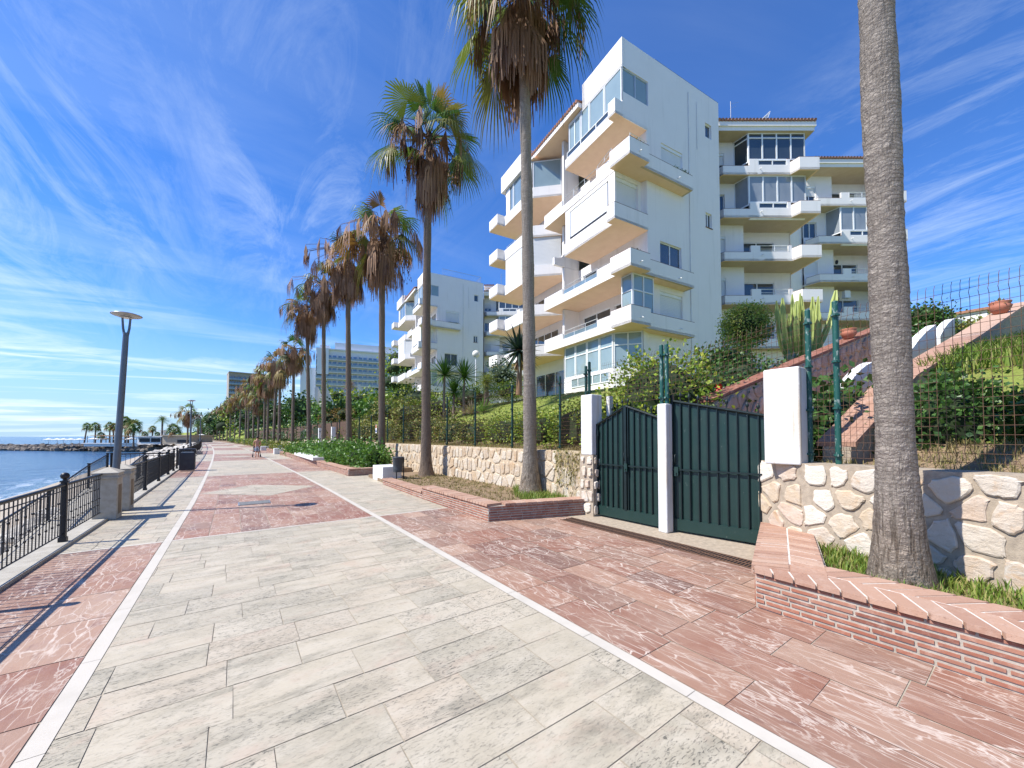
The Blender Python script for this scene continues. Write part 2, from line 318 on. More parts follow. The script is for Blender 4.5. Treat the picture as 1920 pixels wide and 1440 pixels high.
def trunkmat(name,c1,c2,c3,ring=26):
    t=NT(name); t.rough(.9); t.spec(.15); o=t.obj()
    sep=t.n('ShaderNodeSeparateXYZ'); t.l(o,sep.inputs[0])
    w=t.n('ShaderNodeTexWave',wave_type='BANDS',bands_direction='Z',wave_profile='SAW'); w.inputs['Scale'].default_value=8.0; w.inputs['Distortion'].default_value=7.0; w.inputs['Detail'].default_value=4; w.inputs['Detail Scale'].default_value=1.6; w.inputs['Detail Roughness'].default_value=.65; t.l(o,w.inputs['Vector'])
    crack=t.noise(t.map(o,(1,1,.13)),26,5,.7,.3); cm=t.ramp(crack,[(.50,0.0),(.60,1.0)])
    base=t.mix(t.noise(o,2.0,6,.65),c1,c2); base=t.mix(t.ramp(w.outputs['Fac'],[(.0,.75),(.28,0.0)]),base,c3); lowz=t.ramp(sep.outputs['Z'],[(.5,1.0),(1.0,.28)]); cm=t.math('MULTIPLY',cm,lowz); base=t.mix(t.math('MULTIPLY',cm,.85),base,tuple(x*.8 for x in c3))
    foot=t.ramp(sep.outputs['Z'],[(.25,1.0),(.9,0.0)]); base=t.mix(t.math('MULTIPLY',foot,.5),base,(.34,.25,.17)); base=t.mix(t.ramp(t.noise(o,9,5,.7),[(.6,0.0),(.75,.5)]),base,tuple(min(1,x*1.5) for x in c1))
    t.col(base); h=t.math('SUBTRACT',t.math('MULTIPLY',w.outputs['Fac'],.8),t.math('MULTIPLY',cm,.9)); t.bump(h,.85,.028); return t.m
M['trunk']=trunkmat('palm_trunk',(.46,.40,.33),(.29,.25,.205),(.085,.07,.058))
M['trunk_brown']=trunkmat('brown_palm_trunk',(.27,.215,.17),(.18,.14,.11),(.075,.058,.046))
M['wood']=plain('grey_bark',(.26,.20,.15),(.15,.11,.08),9,.9,.5)
M['skin']=plain('sunlit_skin',(.52,.28,.18),(.45,.23,.14),4,.6)
def hillmat():
    t=NT('hill_grass'); t.rough(.95); t.spec(.1); p=t.pos()
    c=t.mix(t.noise(p,.8,6,.65),(.20,.27,.05),(.31,.33,.085)); c=t.mix(t.ramp(t.noise(p,.35,5,.6),[(.54,0.0),(.68,.7)]),c,(.33,.26,.11)); c=t.mix(t.ramp(t.noise(p,14,5,.7),[(.45,0.0),(.75,.5)]),c,(.07,.10,.02))
    t.col(c); t.bump(t.noise(p,45,4,.7),.8,.05); return t.m
M['hill']=hillmat()
def sandmat():
    t=NT('beach_sand'); t.rough(.95); p=t.pos(); c=t.mix(t.noise(p,.5,6,.65),(.44,.37,.28),(.30,.25,.19)); c=t.mix(t.ramp(t.noise(p,3,5),[(.55,0.0),(.7,.6)]),c,(.24,.21,.17)); t.col(c); t.bump(t.noise(p,5,6),.5,.1); return t.m
M['sand']=sandmat()
def rockmat(name,c1,c2):
    t=NT(name); t.rough(.9); o=t.pos(); i=t.island(); c=t.mix(i,c1,c2); c=t.mix(t.ramp(t.noise(o,1.4,6,.7),[(.5,0.0),(.7,.6)]),c,tuple(x*.5 for x in c2)); t.col(c); t.bump(t.noise(o,3,7,.7),.7,.12); return t.m
M['rock']=rockmat('pale_boulder',(.62,.57,.49),(.40,.36,.30))
M['rock_dark']=rockmat('dark_boulder',(.24,.20,.16),(.10,.085,.07))
def seamat():
    t=NT('sea_water'); t.spec(.5); p=t.pos(); t.b.inputs['IOR'].default_value=1.33
    v=t.map(p,(.55,1.0,1),(0,0,R(-12)))
    n1=t.noise(v,.32,5,.6,.4); n2=t.noise(v,1.6,5,.6,.3); n3=t.noise(t.map(p,(.25,1,1),(0,0,R(20))),.05,3,.5)
    c=t.mix(n1,(.020,.070,.15),(.045,.125,.235)); c=t.mix(t.ramp(n3,[(.35,0.0),(.7,.6)]),c,(.025,.075,.17))
    sep=t.n('ShaderNodeSeparateXYZ'); t.l(p,sep.inputs[0])
    # foam: broken lines near the shore
    xs=t.math('ADD',sep.outputs['X'],t.math('MULTIPLY',t.math('SUBTRACT',t.noise(p,.12,4,.6),.5),7.0))
    band=t.ramp(t.math('DIVIDE',t.math('ADD',xs,24.0),14.0),[(.30,0.0),(.62,.25),(.84,1.0)])
    fo=t.math('MULTIPLY',t.ramp(t.noise(t.map(p,(1.2,.35,1),(0,0,R(-6))),.75,7,.7,.9),[(.50,0.0),(.60,1.0)]),band)
    cap=t.ramp(t.noise(t.map(p,(.5,1.0,1)),.35,6,.68,.5),[(.72,0.0),(.77,.7)]); fo=t.math('MAXIMUM',fo,t.math('MULTIPLY',cap,.7))
    shallow=t.ramp(t.math('DIVIDE',t.math('ADD',xs,24.0),14.0),[(.45,0.0),(.9,.7)]); c=t.mix(shallow,c,(.16,.25,.30))
    c=t.mix(fo,c,(.75,.78,.80)); t.col(c); t.rough(t.ramp(fo,[(0,.16),(1,.7)]))
    h=t.math('ADD',t.math('MULTIPLY',n1,1.0),t.math('MULTIPLY',n2,.32)); t.bump(h,.9,.75); return t.m
M['sea']=seamat()
def paint(name,c,rough=.6): return plain(name,c,tuple(x*.85 for x in c),4,rough)

# ------------------------------------------------------------------ sky, sun, camera
SUN_DIR=Vector((-.957,.290,0)).normalized(); ELEV=R(50.5)
w=bpy.data.worlds.new('World'); scene.world=w; w.use_nodes=True; nt=w.node_tree
bg=nt.nodes['Background']; sky=nt.nodes.new('ShaderNodeTexSky'); sky.sky_type='NISHITA'; sky.sun_disc=False
sky.sun_elevation=ELEV; sky.sun_rotation=math.atan2(SUN_DIR.x,SUN_DIR.y); sky.air_density=1.0; sky.dust_density=.1; sky.ozone_density=2.0; sky.altitude=0
def wn(typ,**k):
    n=nt.nodes.new(typ)
    for a,v in k.items(): setattr(n,a,v)
    return n
tc=wn('ShaderNodeTexCoord'); sep=wn('ShaderNodeSeparateXYZ'); nt.links.new(tc.outputs['Generated'],sep.inputs[0])
def wmath(op,a,b=None,c=None):
    m=wn('ShaderNodeMath',operation=op)
    for k,v in enumerate((a,b,c)):
        if v is None: continue
        if hasattr(v,'links'): nt.links.new(v,m.inputs[k])
        else: m.inputs[k].default_value=v
    return m.outputs[0]
def wramp(f,stops):
    r=wn('ShaderNodeValToRGB'); nt.links.new(f,r.inputs[0]); e=r.color_ramp.elements
    while len(e)<len(stops): e.new(.5)
    for k,(p,c) in enumerate(stops): e[k].position=p; e[k].color=(c,c,c,1)
    return r.outputs[0]
zc=wmath('MAXIMUM',sep.outputs['Z'],0.0); den=wmath('ADD',zc,.10)
cv=wn('ShaderNodeCombineXYZ'); nt.links.new(wmath('DIVIDE',sep.outputs['X'],den),cv.inputs[0]); nt.links.new(wmath('DIVIDE',sep.outputs['Y'],den),cv.inputs[1])
def wnoise(scale,det,rough,dist,rot,sc,loc=(0,0,0)):
    mp=wn('ShaderNodeMapping'); nt.links.new(cv.outputs[0],mp.inputs[0]); mp.inputs['Rotation'].default_value=(0,0,rot); mp.inputs['Scale'].default_value=sc; mp.inputs['Location'].default_value=loc
    n=wn('ShaderNodeTexNoise'); nt.links.new(mp.outputs[0],n.inputs['Vector']); n.inputs['Scale'].default_value=scale; n.inputs['Detail'].default_value=det; n.inputs['Roughness'].default_value=rough; n.inputs['Distortion'].default_value=dist
    return n.outputs['Fac']
streak=wnoise(1.0,8,.62,.7,R(38),(.55,2.0,1),(3.1,1.4,0)); big=wnoise(.45,4,.5,.2,R(20),(1,1,1),(.7,2.2,0))
wisp=wnoise(2.6,10,.72,1.3,R(-35),(1.5,.45,1),(7.7,.3,0))
low=wramp(zc,[(.01,.8),(.13,1.0),(.30,.16),(.5,.07)])
c1=wmath('MULTIPLY',wramp(streak,[(.45,0.0),(.64,1.0)]),wramp(big,[(.40,.15),(.58,1.0)]))
def blob(d,r):
    dp=wn('ShaderNodeVectorMath',operation='DOT_PRODUCT'); nv=wn('ShaderNodeVectorMath',operation='NORMALIZE'); nt.links.new(tc.outputs['Generated'],nv.inputs[0]); nt.links.new(nv.outputs[0],dp.inputs[0]); dp.inputs[1].default_value=d
    return wramp(dp.outputs['Value'],[(r,0.0),(1.0,1.0)])
bl=wmath('MAXIMUM',wmath('MAXIMUM',blob((.935,.067,.35),.93),blob((.104,.872,.478),.965)),wmath('MAXIMUM',blob((-.27,.87,.41),.95),wmath('MULTIPLY',blob((-.05,.74,.67),.80),.5)))
c2=wmath('MULTIPLY',wramp(wisp,[(.44,0.0),(.68,1.0)]),bl)
cl=wmath('MINIMUM',wmath('ADD',wmath('MULTIPLY',c1,low),wmath('MULTIPLY',c2,.26)),.88)
hs=wn('ShaderNodeHueSaturation'); nt.links.new(sky.outputs[0],hs.inputs['Color']); hs.inputs['Saturation'].default_value=1.15
tint=wn('ShaderNodeMix',data_type='RGBA',blend_type='MULTIPLY'); tint.inputs[0].default_value=1; nt.links.new(hs.outputs[0],tint.inputs[6]); tint.inputs[7].default_value=(.50,.77,1.17,1)
horz=wn('ShaderNodeMix',data_type='RGBA'); nt.links.new(wramp(zc,[(.0,.92),(.05,.72),(.22,0.0)]),horz.inputs[0]); nt.links.new(tint.outputs[2],horz.inputs[6]); horz.inputs[7].default_value=(2.7,3.9,5.1,1)
mx=wn('ShaderNodeMix',data_type='RGBA'); nt.links.new(cl,mx.inputs[0]); nt.links.new(horz.outputs[2],mx.inputs[6]); mx.inputs[7].default_value=(5.5,6.3,6.9,1)
nt.links.new(mx.outputs[2],bg.inputs[0]); bg.inputs[1].default_value=.108
sl=bpy.data.lights.new('sun','SUN'); sl.energy=4.2; sl.angle=R(.5); sl.color=(1,.965,.91)
so=bpy.data.objects.new('sun',sl); COL.objects.link(so)
sd=Vector((SUN_DIR.x*math.cos(ELEV),SUN_DIR.y*math.cos(ELEV),math.sin(ELEV))); so.rotation_euler=sd.to_track_quat('Z','Y').to_euler(); so.location=(-30,20,60)
cam=bpy.data.cameras.new('camera'); co=bpy.data.objects.new('camera',cam); COL.objects.link(co)
cam.sensor_width=36; cam.lens=13.5; cam.shift_y=.03991; cam.clip_start=.05; cam.clip_end=20000
co.location=(0,0,EYE); co.rotation_euler=(R(90+1.7),0,-YAW); scene.camera=co
scene.view_settings.view_transform='Standard'; scene.view_settings.look='None'; scene.view_settings.exposure=.82; scene.view_settings.gamma=1
scene.cycles.max_bounces=6; scene.cycles.transparent_max_bounces=6
# ------------------------------------------------------------------ promenade paving
def clip(poly, a, b):
    """keep the part of poly left of the directed line a->b"""
    out=[]; n=len(poly)
    def sd(p): return (b[0]-a[0])*(p[1]-a[1])-(b[1]-a[1])*(p[0]-a[0])
    for i in range(n):
        p,q=poly[i],poly[(i+1)%n]; sp,sq=sd(p),sd(q)
        if sp>=0: out.append(p)
        if (sp>=0)!=(sq>=0):
            t=sp/(sp-sq); out.append((p[0]+(q[0]-p[0])*t,p[1]+(q[1]-p[1])*t))
    return out
def pave(mb, reg, along, row, lmin, lmax, z, gap=.007):
    """lay slabs over a convex counter-clockwise plan region"""
    xs=[p[0] for p in reg]; ys=[p[1] for p in reg]
    lo,hi=(min(ys),max(ys)) if along=='x' else (min(xs),max(xs)); a0,a1=(min(xs),max(xs)) if along=='x' else (min(ys),max(ys))
    nr=max(1,round((hi-lo)/row)); rw=(hi-lo)/nr
    for r in range(nr):
        c0=lo+r*rw; c1=c0+rw; a=a0-rnd.uniform(0,lmax)
        while a<a1:
            b=a+rnd.uniform(lmin,lmax); g=gap*rnd.uniform(.4,1.0); j=lambda: rnd.uniform(-.003,.003)
            if along=='x': q=[(a+g+j(),c0+g+j()),(b-g+j(),c0+g+j()),(b-g+j(),c1-g+j()),(a+g+j(),c1-g+j())]
            else: q=[(c0+g+j(),a+g+j()),(c1-g+j(),a+g+j()),(c1-g+j(),b-g+j()),(c0+g+j(),b-g+j())]
            for i in range(len(reg)):
                if not q: break
                q=clip(q,reg[i],reg[(i+1)%len(reg)])
            if len(q)>2: mb.add([(p[0]+bend(p[1]),p[1],z) for p in q],[tuple(range(len(q)))])
            a=b
def sheet(mb,x0,x1,y0,y1,z,step=3.0):
    n=max(1,int((y1-y0)/step))
    for i in range(n):
        a=y0+(y1-y0)*i/n; b=y0+(y1-y0)*(i+1)/n
        mb.quad((x0+bend(a),a,z),(x1+bend(a),a,z),(x1+bend(b),b,z),(x0+bend(b),b,z))
XL0,XL1,XR0,XR1=-.905,-.79,2.415,2.53         # the two long white lines
base=MB(); sheet(base,-2.05,7.6,-6,230,-.005,4); struct(base.build('promenade',M['joint']))
tr=MB(); rd=MB(); PER=12.45; Y0=8.35
for k in range(-2,17):
    ya=Y0+k*PER+.035; yb=ya+PER-.07
    if yb<-5: continue
    ya=max(ya,-5); far=ya>58
    mid_red=(k%2==0)
    XRo=6.05 if k<0 else 4.9
    for (x0,x1,isred) in ((-2.05,XL0,not mid_red),(XL1,XR0,mid_red),(XR1,XRo,not mid_red)):
        mb=rd if isred else tr
        if far: sheet(mb,x0,x1,ya,yb,0,2.0)
        elif isred: pave(mb,[(x0,ya),(x1,ya),(x1,yb),(x0,yb)],'y',.46,.5,1.05,0,.006)
        else: pave(mb,[(x0,ya),(x1,ya),(x1,yb),(x0,yb)],'x',.39,.42,.82,0,.0042)
struct(tr.build('travertine_paving',M['trav'])); struct(rd.build('red_marble_paving',M['red']))
dia=MB()
for k in (0,2):
    cy=Y0+k*PER+PER/2+.1
    pave(dia,[(.75-1.53,cy-.05),(.86,cy-1.65),(2.29,cy),(.60,cy+1.6)],'x',.40,.5,.95,.004)
struct(dia.build('diamond_paving',M['trav']))
ln=MB()
for x0,x1 in ((XL0+.004,XL1-.004),(XR0+.004,XR1-.004)):
    y=-5
    while y<150:
        L=rnd.uniform(.9,1.3) if y<40 else 4; ln.quad((x0+bend(y),y+.002,.002),(x1+bend(y),y+.002,.002),(x1+bend(y+L),y+L-.002,.002),(x0+bend(y+L),y+L-.002,.002)); y+=L
for k in range(0,5):
    y=Y0+k*PER
    for x0,x1 in ((-2.04,XL0),(XL1,XR0),(XR1,4.15)): ln.quad((x0+bend(y),y-.033,.002),(x1+bend(y),y-.033,.002),(x1+bend(y),y+.033,.002),(x0+bend(y),y+.033,.002))
struct(ln.build('white_marble_lines',M['strip']))
ap=MB(); ap.quad((5.75,2.0,.004),(6.9,2.0,.004),(6.9,6.2,.004),(5.75,6.2,.004)); struct(ap.build('gate_apron',M['mortar']))
# small steel cover in the walkway
cv_=MB(); cv_.box(.10,.78,11.55,12.1,.003,.012); cv_.box(.13,.75,11.58,12.07,.0121,.016,1)
tag(cv_.build('manhole_cover',[M['zinc'],plain('worn_steel_plate',(.20,.20,.19),(.13,.13,.12),20,.6,.4)]),'flat grey rectangular access cover set in the red marble panel of the walkway','cover')
# drain grate before the gate
gr=T('drain_grate','rusty brown slotted drain grate in the paving before the green gate','drain grate',(5.56,4.0,0))
m=MB(); m.box(-.165,-.145,-1.85,1.80,.001,.014); m.box(.145,.165,-1.85,1.80,.001,.014); m.box(-.008,.008,-1.85,1.80,.001,.012); m.build('frame',M['rust'],gr)
m=MB(); m.box(-.145,.145,-1.85,1.80,.0035,.0055); m.build('channel',M['dark'],gr)
m=MB(); y=-1.84
while y<1.79: m.box(-.145,-.008,y,y+.016,.006,.011); m.box(.008,.145,y,y+.016,.006,.011); y+=.045
m.build('slats',M['rust'],gr)

# ------------------------------------------------------------------ brick planters
def brick_face(mb, p, q, z0, z1, n, out, lo=.20, hi=.31, d=.022):
    """courses of long thin bricks on the face p->q; out = outward unit normal"""
    p=Vector((*p,0)); q=Vector((*q,0)); L=(q-p).length; ax=(q-p)/L; h=(z1-z0)/n
    for c in range(n):
        a=-rnd.uniform(0,hi)
        while a<L:
            b=a+rnd.uniform(lo,hi); a_=max(a,0)+.009; b_=min(b,L)-.009
            if b_-a_>.03:
                zz=z0+c*h; mb.obox(p+Vector((0,0,zz)),ax,Vector((*out,0)),(0,0,1),(a_,b_),(-.02,d*rnd.uniform(.3,.5)),(.013+rnd.uniform(0,.004),h-.008-rnd.uniform(0,.005)))
            a=b
def header_cap(mb,p,q,wd,z,out,bw=.115,th=.05):
    p=Vector((*p,0)); q=Vector((*q,0)); L=(q-p).length; ax=(q-p)/L; n=max(1,int(L/bw)); s=L/n; o=Vector((*out,0))
    for k in range(n): mb.obox(p+Vector((0,0,z)),ax,-o,(0,0,1),(k*s+.006,(k+1)*s-.006),(-.03-rnd.uniform(0,.008),wd+rnd.uniform(-.004,.004)),(0,th+rnd.uniform(-.003,.003)))
def chevron_cap(mb,p,q,wd,z,out,bw=.17,th=.045,flip=1,shk=.62):
    """two rows of slanted tiles meeting in a zigzag"""
    p=Vector((*p,0)); q=Vector((*q,0)); L=(q-p).length; ax=(q-p)/L; inn=-Vector((*out,0)); half=wd/2; sh=half*shk
    k=-3
    while k*bw<L+.4:
        for r in (0,1):
            a=k*bw+(bw*.5 if r else 0); b=a+bw-.021
            c0=-.035 if r==0 else half+.009; c1=half-.009 if r==0 else wd
            s0,s1=(0,sh*flip) if r==0 else (sh*flip,0)
            pts=[(a+s0,c0),(b+s0,c0),(b+s1,c1),(a+s1,c1)]
            for A,B in (((0,-1),(0,1)),((L,1),(L,-1))): pts=clip(pts,A,B) if False else [x for x in pts]
            pts=clip(pts,(0,5),(0,-5)); pts=clip(pts,(L,-5),(L,5)) if pts else pts
            if len(pts)>2:
                zz=z+rnd.uniform(-.003,.003); P=[p+ax*x+inn*y_ for x,y_ in pts]; n=len(P)
                vs=[(v.x,v.y,zz) for v in P]+[(v.x,v.y,zz+th) for v in P]
                fs=[tuple(range(n,2*n)),tuple(reversed(range(n)))]+[(i,(i+1)%n,n+(i+1)%n,n+i) for i in range(n)]
                # keep outward winding
                if (P[1]-P[0]).cross(P[2]-P[1]).z<0: fs=[tuple(reversed(f)) for f in fs]
                mb.add(vs,fs)
        k+=1
# near planter, right foreground
pl=T('brick_planter','low red brick planter with zigzag tile top around the thick foreground palm trunk','planter',(4.25,1.7,0))
def loc(mb,name,mat,par): 
    o=mb.build(name,mat,par); o.matrix_parent_inverse=Matrix.Translation(-Vector(par.location)); return o
C1=(4.24,1.72); E1=(6.52,2.52); A1=(4.20,-3.2)
nrm=lambda p,q: (lambda d:(d.y,-d.x))((Vector(q)-Vector(p)).normalized())
m=MB(); m.prism([(C1[0]+.001,C1[1]-.001),(A1[0]+.001,A1[1]),(4.84,-3.2),(4.84,1.30),(6.58,1.90),(E1[0],E1[1]-.001)],-.01,.345); loc(m,'core',M['mortar_brick'],pl)
m=MB(); brick_face(m,A1,C1,.0,.343,7,(-1,.0)); n1=nrm(C1,E1); n1=(-abs(n1[0]),abs(n1[1])); brick_face(m,C1,E1,.0,.343,7,n1); brick_face(m,(4.84,1.30),(4.84,-3.2),.24,.34,2,(1,0)); loc(m,'side_bricks',M['brick'],pl)
m=MB(); chevron_cap(m,A1,(C1[0],C1[1]+.02),.63,.343,(-1,0)); chevron_cap(m,(4.30,1.742),E1,.57,.350,n1,.125,.044,1,.30); loc(m,'cap_tiles',M['captile'],pl)
m=MB(); m.prism([(A1[0],-3.2),(4.83,-3.2),(4.83,1.42),(6.55,2.0),(6.50,2.48),(C1[0],C1[1])],.3455,.3835); m.prism([(4.44,1.785),(4.80,1.36),(6.56,1.98),(6.50,2.49)],.384,.3892); loc(m,'cap_mortar',M['cap_joint'],pl)
# second planter left of the gate
p2=T('brick_planter','red brick planter wrapping two palms left of the green gate','planter',(4.12,6.5,0))
a,b,c,d_=(6.22,5.84),(4.12,6.50),(4.15,9.9),(4.27,13.7)
m=MB(); m.strip([a,b,c],.30,-.01,.30,0,-1); m.strip([(c[0],c[1]+.004),d_],.30,-.01,.17,0,-1); loc(m,'core',M['mortar_brick'],p2)
nb=nrm(a,b); nb=(nb[0],nb[1]) if nb[1]<0 else (-nb[0],-nb[1])
m=MB(); brick_face(m,b,a,.0,.30,6,nb); brick_face(m,b,c,.0,.30,6,(-1,.0)); brick_face(m,c,d_,.0,.17,3,(-1,.02)); brick_face(m,(c[0]+.02,c[1]),(c[0]+.3,c[1]),.17,.3,3,(0,1)); loc(m,'side_bricks',M['brick'],p2)
m=MB(); header_cap(m,(4.44,6.40),a,.32,.30,nb); header_cap(m,b,c,.32,.302,(-1,0)); header_cap(m,c,d_,.32,.17,(-1,.02)); loc(m,'cap_bricks',M['captile'],p2)
# further planters with stone seats on their edge
def far_planter(y0,y1,x,label,z=.26,w=1.5):
    t=T('brick_planter',label,'planter',(x+bend(y0),y0,0)); n=max(1,int((y1-y0)/4)); pts=[(x+bend(y0+(y1-y0)*i/n),y0+(y1-y0)*i/n) for i in range(n+1)]
    m=MB(); m.strip([(pts[0][0]+w,y0)]+pts+[(pts[-1][0]+w,y1)],.30,-.01,z,0,-1); loc(m,'core',M['mortar_brick'],t)
    m=MB()
    for i in range(n): brick_face(m,pts[i],pts[i+1],0,z,5,(-1,0),.25,.4)
    brick_face(m,pts[0],(pts[0][0]+w,y0),0,z,5,(0,-1)); loc(m,'side_bricks',M['brick'],t)
    m=MB(); header_cap(m,pts[0],(pts[0][0]+w,y0),.32,z,(0,-1),.24)
    for i in range(n): header_cap(m,(pts[i][0],pts[i][1]+(.33 if i==0 else 0)),pts[i+1],.32,z,(-1,0),.24)
    loc(m,'cap_bricks',M['captile'],t); return t
far_planter(17.4,41.5,4.02,'long red brick planter edged with a pale stone seat before the oleander hedge')
far_planter(45,53,4.0,'short brick planter beyond the long one, with clipped yellow hedge blocks')
far_planter(57,70,4.0,'distant brick planter with low green hedges where the palms crowd together')
def seat(x,y,dx,dy,h,label):
    m=MB(); m.box(-dx/2,dx/2,-dy/2,dy/2,0,h); o=m.build('stone_bench',M['marble'],None,(x,y,0)); bv=o.modifiers.new('b','BEVEL'); bv.width=.015; bv.segments=2
    tag(o,label,'bench'); return o
seat(4.83,15.0,.72,1.25,.56,'white stone block bench beside the grey litter bin and third palm')
m=MB(); m.box(-.28,.30,-4.2,4.2,0,.17); o=m.build('stone_bench',M['marble'],None,(3.92,28.6,.315)); tag(o,'long pale stone slab seat lying on the edge of the long brick planter','bench')
seat(4.1+bend(43),43.2,.8,1.0,.55,'small white stone block bench by the clipped yellow hedge')
seat(4.0+bend(55),55.3,.8,1.4,.5,'distant white stone block bench between the brick planters')
# soil beds
s=MB(); s.prism([(4.4,6.7),(6.2,6.05),(7.0,7.5),(6.95,16.5),(4.55,16.5),(4.4,13.7)],-.02,.115); struct(s.build('soil',M['soil']),'structure')
s=MB(); s.prism([(4.845,-3.2),(6.2,-3.2),(6.2,.6),(6.5,1.86),(4.845,1.30)],-.02,.235); struct(s.build('soil',M['soil']),'structure')
s=MB(); s.prism([(4.3,17.7),(6.9,17.7),(6.7,42),(3.6,42),(4.3,24)],-.02,.2); struct(s.build('soil',M['soil']),'structure')
s=MB(); sheet(s,4.25,7.0,42.5,200,.02,5); struct(s.build('soil',M['soil']),'structure')

# ------------------------------------------------------------------ rubble stone walls
def stones(mb, L, H_, cw, ch, fn, gap=.018, depth=.045, u0=0):
    """irregular stones: relaxed cells of a jittered grid, rounded and domed; fn(u,v,w)->world"""
    nu=max(1,round(L/cw)); nv=max(1,round(H_/ch)); cu=L/nu; cv=H_/nv; S={}
    for i in range(-1,nu+1):
        for j in range(-1,nv+1):
            S[i,j]=((i+.5+(.5 if j%2 else 0)-.25+rnd.uniform(-.32,.32))*cu,(j+.5+rnd.uniform(-.3,.3))*cv)
    for (i,j),c in S.items():
        if not(0<=i<nu and 0<=j<nv): continue
        poly=[(max(0,c[0]-2*cu),0),(min(L,c[0]+2*cu),0),(min(L,c[0]+2*cu),H_),(max(0,c[0]-2*cu),H_)]
        for di in (-2,-1,0,1,2):
            for dj in (-2,-1,0,1,2):
                o=S.get((i+di,j+dj))
                if o is None or (di==0 and dj==0): continue
                mx_,my=(c[0]+o[0])/2,(c[1]+o[1])/2; dx,dy=o[0]-c[0],o[1]-c[1]
                poly=clip(poly,(mx_,my),(mx_-dy,my+dx)) if len(poly)>2 else poly
        if len(poly)<3: continue
        cx=sum(p[0] for p in poly)/len(poly); cy=sum(p[1] for p in poly)/len(poly)
        ext=min(cu,cv)*.5; k=max(.3,1-gap/ext*rnd.uniform(.35,2.3)); poly=[(cx+(p[0]-cx)*k,cy+(p[1]-cy)*k) for p in poly]
        q=[]                                                   # one corner-cutting pass plus wobble
        for a_ in range(len(poly)):
            p,r=poly[a_],poly[(a_+1)%len(poly)]
            for t in (.14,.5,.86): q.append((p[0]+(r[0]-p[0])*t+rnd.uniform(-.05,.05)*min(cu,cv),p[1]+(r[1]-p[1])*t+rnd.uniform(-.05,.05)*min(cu,cv)))
        n=len(q); dd=depth*rnd.uniform(.5,1.1); t1,t2=rnd.uniform(-.25,.25),rnd.uniform(-.25,.25)
        vs=[]
        for sc,dp in ((1,0),(.97,.55),(.86,.92)):
            for p in q:
                du,dv=(p[0]-cx)*sc,(p[1]-cy)*sc
                vs.append(fn(cx+du,cy+dv,dd*dp*(1+t1*du/cu+t2*dv/cv+rnd.uniform(-.06,.06)) if dp else -.02))
        vs.append(fn(cx,cy,dd*rnd.uniform(.9,1.08)))
        fs=[(r*n+a_,r*n+(a_+1)%n,(r+1)*n+(a_+1)%n,(r+1)*n+a_) for r in (0,1) for a_ in range(n)]+[(2*n+a_,2*n+(a_+1)%n,3*n) for a_ in range(n)]
        mb.add(vs,fs,0,False)
def wall_run(mb,core,path,z0,z1,cw,ch,th=.4,gap=.018,depth=.045,side=1):
    for p,q in zip(path,path[1:]):
        P=Vector((*p,0)); Q=Vector((*q,0)); L=(Q-P).length; ax=(Q-P)/L; out=Vector((-ax.y,ax.x,0))*side
        stones(mb,L,z1-z0,cw,ch,lambda u,v,w_,P=P,ax=ax,out=out: tuple(P+ax*u+out*w_+Vector((0,0,z0+v))),gap,depth)
    core.strip(path,th,z0-.4,z1-.01,0,-side)
wr=T('stone_wall','low wall of large pale rubble stones behind the thick foreground palm, right of gate','wall',(6.3,1.9,0))
m=MB(); k=MB(); WR=[(6.62,2.62),(6.30,1.94),(5.93,.1),(5.45,-3.2)]
wall_run(m,k,WR,.0,1.34,.33,.26,.5,.014,.034,-1); loc(m,'stones',M['stone'],wr); loc(k,'mortar',M['mortar'],wr)
k=MB(); k.tube([(6.04,1.02,.47),(6.30,1.0,.50)],[.055,.055],12,0,True,False); k.tube([(6.05,1.02,.47),(6.06,1.02,.47)],.048,12,1); loc(k,'drain_pipe',[M['plastic'],M['dark']],wr)
wl=T('stone_wall','long retaining wall of warm upright stones behind the palms, left of gate','wall',(6.95,10,0))
m=MB(); k=MB(); WL=[(6.33,5.98),(6.98,7.6),(6.95,15),(6.9,24),(6.9+bend(34),34),(6.9+bend(48),48)]
wall_run(m,k,WL,.05,1.33,.26,.38,.45,.020,.035,1); loc(m,'stones',M['stone_warm'],wl)
k.strip([(6.9+bend(y),y) for y in (48,64,80,100,130,160)],.45,-.1,1.0,0,-1); loc(k,'mortar',M['mortar_pale'],wl)
# ------------------------------------------------------------------ gate
def pillar(x0,x1,y0,y1,z0,z1,label):
    m=MB(); m.box(x0-(x0+x1)/2,x1-(x0+x1)/2,y0-(y0+y1)/2,y1-(y0+y1)/2,z0,z1); o=m.build('gate_pillar',M['pillar'],None,((x0+x1)/2,(y0+y1)/2,0))
    bv=o.modifiers.new('b','BEVEL'); bv.width=.025; bv.segments=3; tag(o,label,'pillar'); return o
pillar(6.28,6.70,1.95,2.40,1.30,2.67,'thick white rendered gate pillar with rust streaks standing on the rubble wall')
pillar(6.14,6.34,3.88,4.06,.0,2.28,'slim white middle post between the two green gate leaves')
pl_=T('gate_pillar','white gate pillar on a rough stone base at the left end of the green gate','pillar',(6.3,5.78,0))
m=MB(); m.box(-.15,.18,-.16,.16,1.30,2.60); o=m.build('shaft',M['pillar'],pl_); bv=o.modifiers.new('b','BEVEL'); bv.width=.02; bv.segments=2
m=MB(); m.box(-.14,.2,-.18,.2,0,1.3); m.build('base_core',M['mortar'],pl_)
m=MB(); stones(m,.34,1.3,.2,.26,lambda u,v,w_:(.17-.34+.19-u*0-w_-.16+.0,.18-u*1.06,v),.02,.05); stones(m,.34,1.3,.22,.26,lambda u,v,w_:(-.14+u,-.18-w_,v),.02,.05); m.build('base_stones',M['stone'],pl_)
